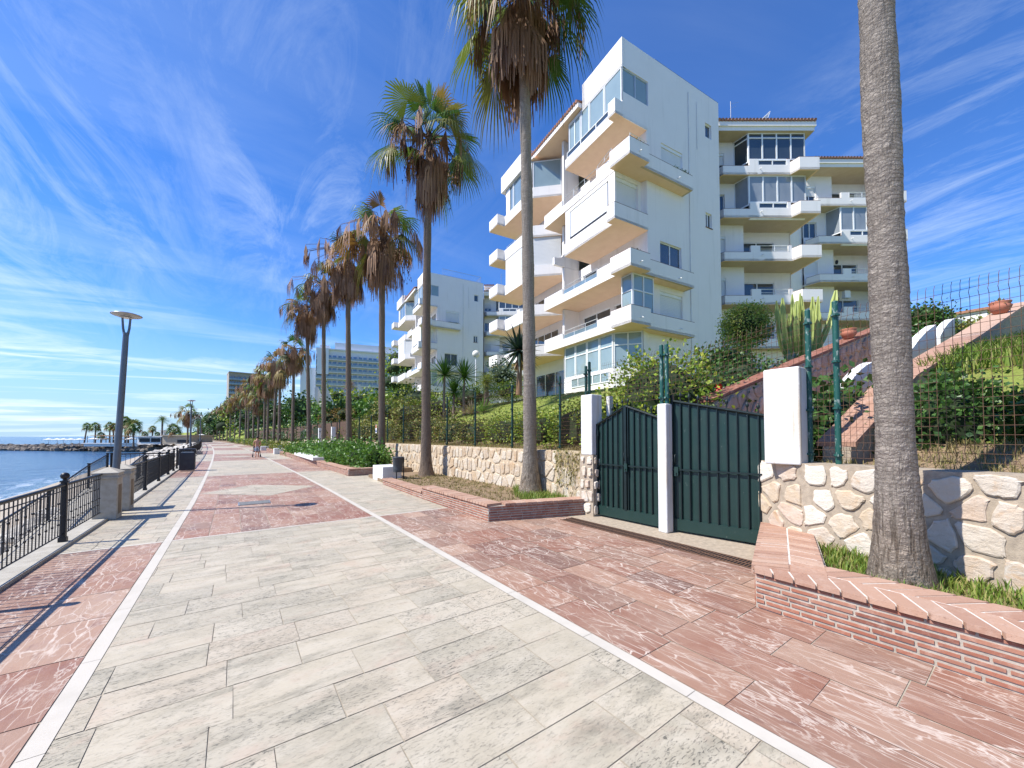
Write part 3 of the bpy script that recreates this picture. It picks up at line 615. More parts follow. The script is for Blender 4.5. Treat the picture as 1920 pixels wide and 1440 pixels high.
m=MB(); m.box(.30,.42,-.20,-.12,1.2,2.58); o=m.build('gate_stop_post',M['pillar'],None,(6.3,5.72,0)); tag(o,'narrow white rust-stained post just behind the left gate pillar','post')
Z=Vector((0,0,1))
def gate_leaf(a,b,tops,nb,label,lock):
    """a,b plan ends; tops = list of (fraction, z) of the top edge"""
    A=Vector((*a,0)); B=Vector((*b,0)); L=(B-A).length; ax=(B-A)/L; out=Vector((ax.y,-ax.x,0)); out=out if out.x<0 else -out
    t=T('gate_leaf',label,'gate',tuple(A))
    def zt(f):
        for (f0,z0),(f1,z1) in zip(tops,tops[1:]):
            if f0<=f<=f1: return z0+(z1-z0)*(f-f0)/(f1-f0)
        return tops[-1][1]
    m=MB(); N=24
    for i in range(N):
        f0,f1=i/N,(i+1)/N; w0=.006*math.sin(f0*55); w1=.006*math.sin(f1*55)
        for (f,g) in ((f0,f1),):
            m.add([ax*L*f+out*w0+Vector((0,0,.24)),ax*L*g+out*w1+Vector((0,0,.24)),ax*L*g+out*w1+Vector((0,0,zt(g)-.02)),ax*L*f+out*w0+Vector((0,0,zt(f)-.02))],[(0,1,2,3)])
    m.build('sheet_panel',M['gate'],t)
    m=MB(); m.obox((0,0,0),ax,out,(0,0,1),(0,L),(-.02,.035),(.045,.245)); o=m.build('kick_plate',M['gate'],t)
    m=MB()
    fr=[f for f,_ in tops]
    for (f0,z0),(f1,z1) in zip(tops,tops[1:]): m.tube([ax*L*f0+out*.03+Vector((0,0,z0)),ax*L*f1+out*.03+Vector((0,0,z1))],.026,4,0,False)
    for f in (0,1): m.obox((0,0,0),ax,out,(0,0,1),(f*L-.022,f*L+.022),(-.02,.05),(.05,zt(f)+(.12 if f==0 and lock else .01)))
    if len(tops)>2: m.obox((0,0,0),ax,out,(0,0,1),(L*tops[1][0]-.03,L*tops[1][0]+.03),(.0,.052),(.245,tops[1][1]))
    m.build('frame',M['gatebar'],t)
    m=MB(); m.obox((0,0,0),ax,out,(0,0,1),(.02,L-.02),(.03,.056),(1.10,1.125)); m.build('cross_bar',M['gatebar'],t)
    m=MB()
    for k in range(1,nb):
        f=k/nb; m.obox((0,0,0),ax,out,(0,0,1),(f*L-.0085,f*L+.0085),(.015,.04),(.245,zt(f)+.05))
    m.build('bars',M['gatebar'],t)
    fi=MB()
    for k in range(1,nb):
        f=k/nb
        if rnd.random()<.78: fi.lathe(ax*L*f+out*.028+Vector((0,0,zt(f)+.04)),[(.006,0),(.010,.02),(.006,.04),(.022,.065),(.026,.085),(.012,.115),(.001,.15)],6)
    fi.build('finials',M['gatebar'],t)
    m=MB(); f=.055 if lock else tops[1][0]+.02; m.obox((0,0,0),ax,out,(0,0,1),(f*L-.035,f*L+.035),(.05,.085),(1.0,1.16)); m.tube([ax*f*L+out*.085+Vector((0,0,1.05)),ax*f*L+out*.12+Vector((0,0,1.05))],.012,8); m.build('lock',M['gate'],t)
    he=L-.03 if lock else .03
    for hz_ in (.35,1.05,1.7): m=MB(); m.tube([ax*he+out*.05+Z*hz_,ax*he+out*.05+Z*(hz_+.13)],.018,8); m.build('hinge',M['gatebar'],t)
    m=MB(); hp=ax*(L*f)+out*.10; m.tube([hp+Z*1.22,hp+out*.03+Z*1.24,hp+out*.03+Z*1.36,hp+Z*1.38],.010,6); m.build('handle',M['gatebar'],t)
    return t
gate_leaf((6.33,5.60),(6.36,4.04),[(0,1.95),(.46,2.30),(1,2.0)],12,'left dark green sheet metal gate leaf with a peaked top','' )
gate_leaf((6.38,3.90),(6.62,2.44),[(0,2.33),(1,2.00)],10,'right dark green sheet metal gate leaf with top sloping down to the thick pillar',True)

# ------------------------------------------------------------------ welded mesh fences
def mesh_panel(mb,p,q,z0,z1,w=.0032,du=.10,dv=.15,fold=.035,q0=None,q1=None):
    P=Vector((*p,0)); Q=Vector((*q,0)); L=(Q-P).length; ax=(Q-P)/L; out=Vector((ax.y,-ax.x,0)); out=out if out.x<0 else -out
    dz=(0 if q0 is None else q1-q0)
    prof=[]; z=z0
    folds=[z1-.12,z0+.55*(z1-z0),z0+.12]
    zs=[z0]
    for f in sorted(folds): zs += [f-.05,f,f+.05]
    zs.append(z1); zs=sorted(set(z for z in zs if z0<=z<=z1))
    def o_(z): return max([fold*(1-abs(z-f)/.05) for f in folds if abs(z-f)<.05]+[0])
    n=int(L/du)
    for k in range(n+1):
        u=min(L,k*L/n); b=dz*u/L
        for a_,c_ in zip(zs,zs[1:]): mb.bar(P+ax*u+out*o_(a_)+Vector((0,0,a_+b)),P+ax*u+out*o_(c_)+Vector((0,0,c_+b)),w)
        mb.bar(P+ax*u+Vector((0,0,z1+b)),P+ax*u-out*.03+Vector((0,0,z1+b+.05)),w)
    z=z0
    while z<=z1+.001:
        mb.bar(P+out*o_(z)+Vector((0,0,z)),Q+out*o_(z)+Vector((0,0,z+dz)),w); z+=dv
def fence_post(par,x,y,z0,z1,r=.032,nclip=4,mat='post'):
    m=MB(); m.tube([(x,y,z0),(x,y,z1)],r,10); m.ball((x,y,z1),r*1.02,10,6,0,1,1,.5); o=loc(m,'post',M[mat],par)
    for k in range(nclip):
        m=MB(); z=z0+.12+(z1-z0-.3)*k/(nclip-1); m.tube([(x,y,z-.013),(x,y,z+.013)],r*1.45,8); m.box(x-.075,x-.02,y-.02,y+.02,z-.014,z+.014); c=m.build('clip',M[mat],o)
    return o
fr=T('mesh_fence','rusty welded mesh fence with worn green posts on the rubble wall right of gate','fence',(6.5,1.5,1.3))
for x,y,zt in ((6.58,1.93,3.48),(6.50,1.60,3.50),(6.17,-.55,3.5),(5.7,-2.8,3.5)): fence_post(fr,x,y,1.33,zt,.036)
m=MB(); mesh_panel(m,(6.50,1.60),(6.17,-.55),1.42,3.35,.0034,.065,.098); mesh_panel(m,(6.17,-.55),(5.7,-2.8),1.42,3.35,.0034,.065,.098); mesh_panel(m,(6.58,1.9),(6.52,1.62),1.42,3.3,.003,.065,.098); loc(m,'mesh',M['rust'],fr)
fg=T('mesh_fence','rusty welded mesh strip with paired green posts above the green gate','fence',(6.7,4,2.3))
for x,y,z0 in ((6.24,4.02,2.27),(6.26,3.93,2.27)): fence_post(fg,x,y,z0,3.34,.036,2)
m=MB(); mesh_panel(m,(6.46,5.6),(6.27,4.0),2.38,3.25,.0036,.065,.085,.035); mesh_panel(m,(6.28,3.92),(6.60,1.98),2.44,3.12,.0036,.065,.08,.035,0,.33); loc(m,'mesh',M['rust'],fg)
fl=T('mesh_fence','long rusty mesh fence with dark green posts on top of the warm stone wall','fence',(7.2,10,1.3))
FP=[(6.52,6.10,3.36),(6.50,5.86,3.36)]
pts=[(6.60,6.2),(7.18,7.7),(7.16,9.9),(7.15,12.2),(7.15,14.5),(7.13,17.0),(7.12,19.5),(7.1,22)]
y=22
while y<75: y+=2.6+.02*(y-22); pts.append((7.1+bend(y),y))
for i,(x,y) in enumerate(pts):
    if i<24: fence_post(fl,x,y,1.28,3.32 if y<24 else 3.0,.034,4 if y<20 else 2,'post_dark')
for x,y,z in FP[:1]: fence_post(fl,6.44,5.95,2.58,3.36,.034,2,'post_dark')
m=MB()
for i,(p,q) in enumerate(zip(pts,pts[1:])):
    if p[1]<20: mesh_panel(m,p,q,1.38,3.2,.0032 if p[1]<12 else .0042,.065 if p[1]<10 else .12,.10 if p[1]<10 else .15)
    elif p[1]<46: mesh_panel(m,p,q,1.38,2.95,.004,.2,.25)
mesh_panel(m,(6.44,5.95),(6.60,6.2),2.62,3.2,.003,.09,.16)
loc(m,'mesh',M['rust'],fl)
# brown reed screening on the far part of that fence
m=MB(); m.strip([(7.16+bend(y),y) for y in (30,36,44,54,66,80,100)],.03,1.35,2.85,0,1); o=loc(m,'reed_screen',plain('brown_reed',(.15,.09,.055),(.07,.04,.028),3,.9,.3,sc=(9,9,.4)),fl)
for i,y in enumerate((33.2,38.2)):
    m=MB(); m.box(-.14,.14,-.16,.16,.9,2.45); o=m.build('gate_pillar',M['white2'],None,(6.75+bend(y),y,0)); tag(o,('nearer','farther')[i]+' of two short white pillars in the brown fence behind the palms','pillar')
sg=MB(); sg.box(-.012,.012,-.14,.14,-.26,.26,0); sg.box(-.0145,-.0125,-.12,.12,.06,.24,1); sg.box(-.0145,-.0125,-.12,.12,-.20,-.08,2)
o=sg.build('fence_sign',[M['white2'],paint('sign_orange',(.62,.22,.08)),paint('sign_blue',(.08,.12,.30))],None,(7.05,24.0,2.15)); tag(o,'small white notice with orange and blue blocks hung on the mesh fence','sign')
# ------------------------------------------------------------------ terrain, beach, sea
def lerp(tab,x):
    if x<=tab[0][0]: return tab[0][1]
    for (a,b),(c,d) in zip(tab,tab[1:]):
        if x<=c: return b+(d-b)*(x-a)/(c-a)
    return tab[-1][1]
HA=[(0,1.2),(.5,1.3),(1.7,2.2),(3.4,2.9),(5.2,3.6),(8.5,4.1),(40,4.7),(80,16),(160,26)]
HB=[(0,1.2),(.5,1.3),(1.6,1.7),(2.8,2.65),(5.4,3.3),(9,4.1),(14,4.7),(40,5.5),(90,8)]
HF=[(0,1.0),(.6,1.1),(4,3.0),(10,4.6),(30,5.5),(60,12),(150,20)]
def xwall(y):
    if y<1.94: return 5.93+(y-.1)*.2
    if y<6: return 6.6
    return 6.95+bend(y)
def hz(x,y):
    s=x-xwall(y)-.25
    a,b,f=lerp(HA,s),lerp(HB,s),lerp(HF,s)
    t=min(1,max(0,(y-1.5)/4)); h=b+(a-b)*t; t=min(1,max(0,(y-45)/30)); h=h+(f-h)*t
    if x>6.9 and 1.3<y<3.8: h=min(h,2.5+.31*(x-8)-1.55)
    return h+.06*math.sin(x*1.3+y*.7)*min(1,s/3 if s>0 else 0)
g=MB(); ss=[0,.25,.5,1,1.5,2,2.7,3.4,4.3,5.2,6.5,8,10,13,17,22,30,40,55,80,120,200]; ys=[-40,-20,-10,-5,-3,-1.5,0,.8,1.5,1.93,2.6,3.5,4.5,5.97]+[6.2+1.2*i for i in range(20)]+[31,34,38,42,47,53,60,70,80,95,110,130,160,200,260,400]
vs=[]; fs=[]
for y in ys:
    for s_ in ss:
        x=xwall(y)+.25+s_; vs.append((x,y,hz(x,y)))
n=len(ss)
for i in range(len(ys)-1):
    for j in range(n-1): fs.append((i*n+j,i*n+j+1,(i+1)*n+j+1,(i+1)*n+j))
g.add(vs,fs,0,True); struct(g.build('hillside',M['hill']))
g=MB()
for yy,ww in (([-3.2+.3*i for i in range(18)],1.3),([6.3+.8*i for i in range(40)],.75)):
    for a_,b_ in zip(yy,yy[1:]):
        for k in range(6):
            s0,s1=.0+ww*k/6,ww*(k+1)/6; P=[(xwall(a_)+.22+s0,a_),(xwall(a_)+.22+s1,a_),(xwall(b_)+.22+s1,b_),(xwall(b_)+.22+s0,b_)]; g.quad(*[(x,y,hz(x,y)+.035) for x,y in P])
struct(g.build('soil',M['soil']))
b=MB(); vs=[];fs=[]; prof=[(0,-1.7),(1.5,-1.9),(6,-2.3),(10.5,-2.75),(14,-3.4),(22,-5)]; ys=[-40,-20,-5,5,15,25,35,50,65,80,100,120,140]
for y in ys:
    for s_,z in prof: vs.append((-2.3+bend(y)-s_,y,z+.08*math.sin(y*.9+s_)))
n=len(prof)
for i in range(len(ys)-1):
    for j in range(n-1): fs.append((i*n+j,(i+1)*n+j,(i+1)*n+j+1,i*n+j+1))
b.add(vs,fs,0,True); struct(b.build('beach',M['sand']))
b=MB(); b.quad((-9000,-2000,SEA),(12,-2000,SEA),(12,9000,SEA),(-9000,9000,SEA)); struct(b.build('sea',M['sea']))
b=MB(); b.quad((-3,190,-.6),(900,190,-.6),(900,1500,-.6),(-160,1500,-.6)); struct(b.build('ground',M['hill']))
k=MB(); pts=[(-2.05+bend(y),y) for y in [-6,5,13]+list(range(20,232,8))]
k.strip(pts,.30,-.16,.045,0,1); struct(k.build('promenade_kerb',M['kerb']))
k=MB(); k.strip([(x-.05,y) for x,y in pts],.35,-3.2,-.17,0,1); struct(k.build('sea_wall',M['cast']))
def rock(mb,c,r,sq=.7):
    n,m_=7,5; vs=[]; a0=rnd.uniform(0,6); tl=rnd.uniform(-.3,.3)
    for i in range(m_+1):
        t=math.pi*i/m_
        for k in range(n):
            a=a0+2*math.pi*k/n; q=r*rnd.uniform(.72,1.15); vs.append((c[0]+q*math.sin(t)*math.cos(a)*1.15,c[1]+q*math.sin(t)*math.sin(a),c[2]+q*sq*math.cos(t)+tl*q*math.sin(t)*math.cos(a)))
    mb.add(vs,[(i*n+k,(i+1)*n+k,(i+1)*n+(k+1)%n,i*n+(k+1)%n) for i in range(m_) for k in range(n)],0,False)
m=MB()
for i in range(620):
    y=rnd.uniform(46,128); xr=-2.7+bend(y); xl=min(xr-3,-.136*y+.6); t=rnd.random(); x=xr+(xl-xr)*t
    rock(m,(x,y,-.40-2.2*t+rnd.uniform(-.2,.2)),rnd.uniform(.5,1.15))
for i in range(150):
    y=rnd.uniform(9,46); t=rnd.random(); rock(m,(-2.8-4.5*t,y,-1.75-.09*4.5*t),rnd.uniform(.22,.6))
tag(m.build('boulders',M['rock']),'heap of pale boulders sloping from the promenade down to the water','boulders',kind='stuff')
# breakwater
BA=gp(292,843,112); BB=gp(-60,843,128)
m=MB(); ax=Vector((BB.x-BA.x,BB.y-BA.y,0)); L=ax.length; ax/=L; nrm_=Vector((-ax.y,ax.x,0)); nrm_=nrm_ if nrm_.y<0 else -nrm_
for i in range(520):
    u=rnd.uniform(-4,L*1.0); w_=rnd.uniform(-3.0,2.2); p=BA+ax*u+nrm_*w_; rock(m,(p.x,p.y,SEA+.2+1.35*(1-max(0,w_)/2.2)*rnd.uniform(.5,1)),rnd.uniform(.45,1.0))
tag(m.build('breakwater_rocks',M['rock_dark']),'dark boulders of the breakwater jutting into the sea','rocks',kind='stuff')
m=MB(); a=BA-nrm_*1.5-ax*8; b_=BA-nrm_*1.5+ax*L; c=b_-nrm_*4; d=a-nrm_*45
m.prism([(a.x,a.y),(b_.x,b_.y),(c.x,c.y),(c.x-ax.x*L*.55,c.y-ax.y*L*.55),(d.x-ax.x*-4,d.y)],-3.2,-1.05); struct(m.build('breakwater_platform',M['sand']))

# ------------------------------------------------------------------ plants
def cvec(az,el): return Vector((math.cos(az)*math.cos(el),math.sin(az)*math.cos(el),math.sin(el)))
Z=Vector((0,0,1))
def fan_leaf(mb,base,az,el,Lp,Rb,nseg,droop,mi,half=1.95,sag=.25,pet=.018,fold=.25,pmi=None):
    a=cvec(az,el); pts=[base+a*Lp*t-Z*sag*Lp*t*t for t in (0,.35,.7,1)]
    mb.tube(pts,[pet*1.3,pet,pet*.9,pet*.7],3,mi if pmi is None else pmi,False,False)
    tip=pts[-1]; a2=(pts[-1]-pts[-2]).normalized(); side=a2.cross(Z)
    side=side.normalized() if side.length>1e-3 else Vector((1,0,0)); roll=rnd.uniform(-.5,.5); nn=side.cross(a2).normalized()
    side=(side*math.cos(roll)+nn*math.sin(roll)).normalized(); nn=side.cross(a2).normalized()
    vs=[tip]; fs=[]
    for k in range(nseg):
        th=-half+2*half*(k+.5)/nseg; dth=2*half/nseg; d=a2*math.cos(th)+side*math.sin(th)-nn*fold*abs(math.sin(th))
        d.normalize(); w=(-a2*math.sin(th)+side*math.cos(th)); Rk=Rb*rnd.uniform(.86,1.08)*(1-.25*abs(th)/half)
        p1=tip+d*Rk*.52-Z*droop*.10*Rk; p2=p1+(d*.30-Z*droop*.16)*Rk; p3=p2+(d*.20-Z*droop*rnd.uniform(.25,.5))*Rk
        w1=Rk*.52*dth*.46; w2=w1*.60
        i=len(vs); vs += [p1-w*w1,p1+w*w1,p2-w*w2,p2+w*w2,p3]
        fs += [(0,i,i+1),(i,i+2,i+3,i+1),(i+2,i+4,i+3)]
    mb.add(vs,fs,mi,False)
def crown(nlive,ndead,skirt,Lp,Rb,gold=.15,nseg=20,spread=1.0,nfruit=5,stiff=(100,.6,1.3)):
    """returns meshes (green fronds, dead skirt, fruit stalks) with the hub at the origin"""
    lv=MB(); dd=MB(); fr_=MB()
    for i in range(nlive):
        f=(i+.5)/nlive; el=R(84-stiff[0]*f**.9+rnd.uniform(-9,9)); az=i*2.39996+rnd.uniform(-.4,.4)
        fan_leaf(lv,Vector((0,0,.05-.35*f)),az,el,Lp*rnd.uniform(.85,1.15)*(.75+.35*f),Rb*rnd.uniform(.85,1.1),nseg,stiff[1]+stiff[2]*f,1 if rnd.random()<gold*(.4+1.4*f) else 0,sag=.10+.30*f,fold=rnd.uniform(.2,.7))
    for i in range(ndead):
        f=(i+.5)/ndead; z=-.15-(skirt*.62)*f**.9; el=R(-18-62*min(1,f*1.6)+rnd.uniform(-10,10)); az=i*2.39996*1.07+rnd.uniform(-.4,.4)
        h_=Vector((math.cos(az),math.sin(az),0)); out=f<.36
        rr=rnd.uniform(.8,1.9)*spread if out else rnd.uniform(.22,.72)*spread
        zi=-.1-.25*f if out else -.25-(skirt-1.75)*max(0,(f-.36)/.64)
        b0=h_*.12+Z*zi; b1=h_*rr*.6+Z*(zi+(.25 if out else .05)); b2=h_*rr+Z*(zi-(.10 if out else .30)); dd.tube([b0,b1,b2],[.02,.015,.012],3,0,False,False)
        dr=(h_*rnd.uniform(-.05,.22)+Vector((rnd.uniform(-.12,.12),rnd.uniform(-.12,.12),0))-Z).normalized(); L_=Rb*rnd.uniform(.8,1.25)*(1 if out else min(1.2,max(.75,(skirt+zi)/1.3)))
        sd_=Vector((-math.sin(az),math.cos(az),0)); sd_=(sd_+h_*rnd.uniform(-.6,.6)).normalized(); vs=[b2]; fs=[]; ns=12; hf=rnd.uniform(.22,.50)
        for k in range(ns):
            a_=-hf+2*hf*(k+.5)/ns+rnd.uniform(-.04,.04); d=(dr*math.cos(a_)+sd_*math.sin(a_)).normalized(); l=L_*rnd.uniform(.72,1.12); w_=sd_*.028; p1=b2+d*l*.5+h_*rnd.uniform(-.04,.05); p2=b2+d*l*.55+(-Z)*l*.45; j=len(vs)
            vs += [p1-w_,p1+w_,p2-w_*.4,p2+w_*.4]; fs += [(0,j,j+1),(j,j+2,j+3,j+1)]
        dd.add(vs,fs,0)
    for i in range(int(ndead*.9)):     # strands hanging close to the trunk
        az=rnd.uniform(0,6.283); r0=rnd.uniform(.12,.35); z=-skirt*rnd.uniform(.05,.55); L=skirt*rnd.uniform(.30,.5); r1=r0+rnd.uniform(.10,.45)*spread
        p=Vector((r0*math.cos(az),r0*math.sin(az),z)); q=Vector((r1*math.cos(az+.2),r1*math.sin(az+.2),max(-skirt*1.02,z-L)))
        w=Vector((-math.sin(az),math.cos(az),0)); hub=p; vs=[hub]; fs=[]
        for k in range(7):
            o=(k-3)*.055*rnd.uniform(.8,1.3); e=q+w*o+Vector((0,0,-rnd.uniform(0,.28))); mid=p.lerp(e,.55)+Vector((math.cos(az),math.sin(az),0))*.07; j=len(vs)
            vs += [mid-w*.016,mid+w*.016,e]; fs += [(0,j,j+1),(j,j+2,j+1)]
        dd.add(vs,fs,0)
    for i in range(nfruit):
        az=rnd.uniform(0,6.283); a=cvec(az,R(rnd.uniform(5,35))); L=rnd.uniform(1.0,1.6)*spread; pts=[Vector((0,0,-.1))+a*L*t-Z*(1.5*L)*t*t for t in (0,.25,.5,.75,1)]
        fr_.tube(pts,[.02,.016,.012,.010,.006],4,0,False,False)
        for k in range(42):
            t=rnd.uniform(.45,1.05); c=Vector((0,0,-.1))+a*L*t-Z*(1.5*L)*t*t; r=rnd.uniform(.03,.075); o=Vector((rnd.uniform(-.12,.12),rnd.uniform(-.12,.12),rnd.uniform(-.3,.05)))
            d=Vector((rnd.uniform(-1,1),rnd.uniform(-1,1),rnd.uniform(-1,1))).normalized(); e=d.cross(Z).normalized(); c=c+o
            fr_.add([c-d*r*.6,c+e*r*.5,c+d*r*.6-Z*r*2,c-e*r*.5],[(0,1,2,3)],0)
    return lv,dd,fr_
def trunk_mb(h,rb,rm,rt,lean=(0,0),bow=(0,0),n=18,step=.28,flare=.45):
    m=MB(); pts=[];rad=[]; k=max(6,int(h/step)); ph=rnd.uniform(0,6)
    for i in range(k+1):
        t=i/k; z=h*t; x=lean[0]*t+bow[0]*math.sin(math.pi*t); y=lean[1]*t+bow[1]*math.sin(math.pi*t)
        r=(rm+(rt-rm)*t)+(rb-rm)*math.exp(-z/flare)+.012*rm/.18*math.sin(z*3.1+ph)*.6+rnd.uniform(-.005,.005)*(1.0 if i%2 else -.6)
        pts.append((x,y,z)); rad.append(r)
    m.tube(pts,rad,n,0,True,False); return m,pts[-1]
def palm(x,y,z0,zhub,rb,rm,rt,cr,label,group=None,lean=(0,0),bow=(0,0),mat='trunk_brown',scale=1,rot=None,first=True,cat='palm tree',tilt=0):
    t=T('fan_palm',label,cat,(x,y,z0),0,group)
    m,top=trunk_mb(zhub-z0,rb,rm,rt,lean,bow,n=30,step=.045) if mat=='trunk' else trunk_mb(zhub-z0,rb,rm,rt,lean,bow,n=14); m.build('trunk',M[mat],t)
    rot=rnd.uniform(0,6.28) if rot is None else rot
    for nm,me in cr:
        o=bpy.data.objects.new(nm,me); COL.objects.link(o); o.parent=t; o.location=top; o.rotation_euler=(tilt,0,rot); o.scale=(scale,)*3
    return t
def crown_meshes(*a,**k):
    lv,dd,fr_=crown(*a,**k); out=[]
    for nm,mb,ms in (('green_fronds',lv,['frond','frond_gold']),('dead_skirt',dd,['dead']),('fruit_stalks',fr_,['fruit'])):
        if not mb.f: continue
        o=mb.build(nm,[M[x] for x in ms]); me=o.data; bpy.data.objects.remove(o); out.append((nm,me))
    return out
ROW='fan palms in the row along the promenade'
crA=crown_meshes(26,104,3.0,1.5,1.25,.05,34,1.0,9,(96,.5,1.1)); crB=crown_meshes(26,62,3.3,1.55,1.22,.04,34,1.0,9,(88,.35,.9))
crC=crown_meshes(13,92,3.4,1.35,1.2,.45,22,1.2,8); crD=crown_meshes(8,98,3.4,1.3,1.15,.6,20,1.3,7); crE=crown_meshes(13,74,3.1,1.25,1.1,.45,16,1.2,5)
crF=crown_meshes(10,64,3.2,1.25,1.15,.5,12,1.3,3); crG=crown_meshes(13,54,2.9,1.25,1.15,.35,12,1.2,3); crH=crown_meshes(24,0,1,.95,1.0,.08,12,1,0)
palm(5.36,.86,.22,14.6,.285,.147,.125,crA,'thick grey palm trunk rising out of frame from the near brick planter',ROW,lean=(-.55,.05),mat='trunk')
palm(6.66,8.35,.10,14.4,.37,.185,.14,crA,'palm with a long brown skirt cut off by the top edge, left of the gate',ROW,lean=(-.28,.0),bow=(.05,0),mat='trunk',rot=.6)
palm(6.22,14.45,.10,14.0,.36,.195,.13,crB,'palm with the greenest full crown, beside the white stone block and litter bin',ROW,lean=(.05,0),bow=(-.06,0),rot=2.1)
palm(6.2,20.1,.12,12.75,.30,.18,.13,crC,'palm with drooping brown and orange fronds at the near end of the oleander hedge',ROW,lean=(-.1,0),rot=4.0)
palm(6.0,26.2,.12,13.6,.30,.185,.13,crD,'palm with almost entirely dead brown head, behind the oleander hedge',ROW,lean=(-.25,0),rot=1.0)
palm(5.84,33.9,.12,14.2,.30,.18,.13,crD,'second palm with a mostly dead head, before the nearer short white pillar',ROW,lean=(-.2,0),rot=3.2)
palm(5.66,40.0,.12,13.9,.30,.18,.13,crC,'palm with a few green fronds over a double brown skirt, before the farther white pillar',ROW,lean=(-.4,0),rot=5.2)
palm(5.32,49.7,.12,11.8,.30,.18,.13,crE,'shorter palm with green and gold top against the blue sky, left of the white hotel',ROW,rot=2.2)
px=[523.7,513,502,495.5,484,475,466,461,449,440,432,426,418,412,407,401]; hubs=[11.9,12.6,11.6,12.4,9.2,11.8,13.2,12.2,12.4,12.8,12.6,12,11.4,11.6,12,11]
i=0
for x_,hb in zip(px,hubs):
    u=(x_-960)/720.; dx_,dy_=math.sin(YAW)+u*math.cos(YAW),math.cos(YAW)-u*math.sin(YAW); lo,hi=40,260
    for _ in range(40):
        t=(lo+hi)/2; (lo,hi)=(t,hi) if dx_*t<6.2+bend(dy_*t) else (lo,t)
        if False: break
    X=dx_*t; Y=dy_*t
    # the row and the viewing ray cross where their sideways positions agree
    best=min((abs(dx_*s-(6.2+bend(dy_*s))),s) for s in [40+.25*q for q in range(560)]); s=best[1]; X,Y=dx_*s,dy_*s
    palm(X,Y,.1,hb,.3,.2,.15,[crF,crG,crE][i%3],'%s palm of the crowded far row beyond the shorter green and gold one'%ORD[i],ROW,scale=rnd.uniform(1.05,1.3),lean=(rnd.uniform(-.3,.3),0)); i+=1

# leafy masses ---------------------------------------------------------------
def leaf(mb,c,d,s,mi=0,wid=.42):
    """one bent leaf: two triangles each side of the midrib"""
    e=d.cross(Vector((rnd.uniform(-1,1),rnd.uniform(-1,1),rnd.uniform(-1,1))))
    e=e.normalized()*s*wid if e.length>1e-3 else Vector((s*wid,0,0)); nn=e.cross(d).normalized()*s*.12
    mb.add([c,c+d*s*.5+e,c+d*s,c+d*s*.5-e+nn],[(0,1,2,3)],mi)
def bush_mb(shape,n,s,flat=False,lump=.22,nl=7,inner=.30,sx=1):
    """shape(dir)->surface point; leaves sit in clumps near the surface"""
    mb=MB(); cl=[]
    for i in range(max(8,n//14)):
        v=Vector((rnd.gauss(0,1),rnd.gauss(0,1),rnd.gauss(0,1))).normalized(); cl.append((v,rnd.uniform(1-inner,1.0)+rnd.uniform(-lump,lump)*.5))
    for v,k in cl:
        c=shape(v)*k if not flat else shape(v,k)
        for j in range(14):
            d=(v+Vector((rnd.gauss(0,.8),rnd.gauss(0,.8),rnd.gauss(0,.8)))).normalized(); o=Vector((rnd.gauss(0,1),rnd.gauss(0,1),rnd.gauss(0,1)))*s*1.5
            leaf(mb,c+o,d,s*rnd.uniform(.7,1.3))
    return mb
def ell(a,b,c): return lambda v: Vector((v.x*a,v.y*b,v.z*c))
def sbox(a,b,c,p=5):
    def f(v):
        m=(abs(v.x/1)**p+abs(v.y)**p+abs(v.z)**p)**(1/p); return Vector((v.x/m*a,v.y/m*b,v.z/m*c))
    return f
def bush(name,label,cat,c,dims,n,s,mat,box=False,group=None,stems=True,mesh=None,rz=0):
    c=Vector(c)
    t=T(name,label,cat,(c.x,c.y,c.z-dims[2]),rz,group)
    if mesh is None:
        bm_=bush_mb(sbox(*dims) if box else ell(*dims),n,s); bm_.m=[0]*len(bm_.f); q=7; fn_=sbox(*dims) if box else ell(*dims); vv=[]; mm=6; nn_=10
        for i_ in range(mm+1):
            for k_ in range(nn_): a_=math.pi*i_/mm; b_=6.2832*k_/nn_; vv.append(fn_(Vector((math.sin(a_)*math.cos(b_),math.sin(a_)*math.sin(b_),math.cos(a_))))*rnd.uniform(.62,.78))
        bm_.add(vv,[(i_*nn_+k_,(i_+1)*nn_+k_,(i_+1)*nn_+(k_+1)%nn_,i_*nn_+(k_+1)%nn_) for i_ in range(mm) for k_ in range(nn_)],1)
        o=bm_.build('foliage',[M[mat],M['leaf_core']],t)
    else: o=bpy.data.objects.new('foliage',mesh); COL.objects.link(o); o.parent=t
    o.location=(0,0,dims[2])
    if stems:
        m=MB()
        for k in range(4):
            a=rnd.uniform(0,6.28); m.tube([(.1*math.cos(a),.1*math.sin(a),-.1),(dims[0]*.4*math.cos(a),dims[1]*.4*math.sin(a),dims[2]*1.1)],[.03,.012],5,0,False,False)
        m.build('stems',M['wood'],t)
    return t
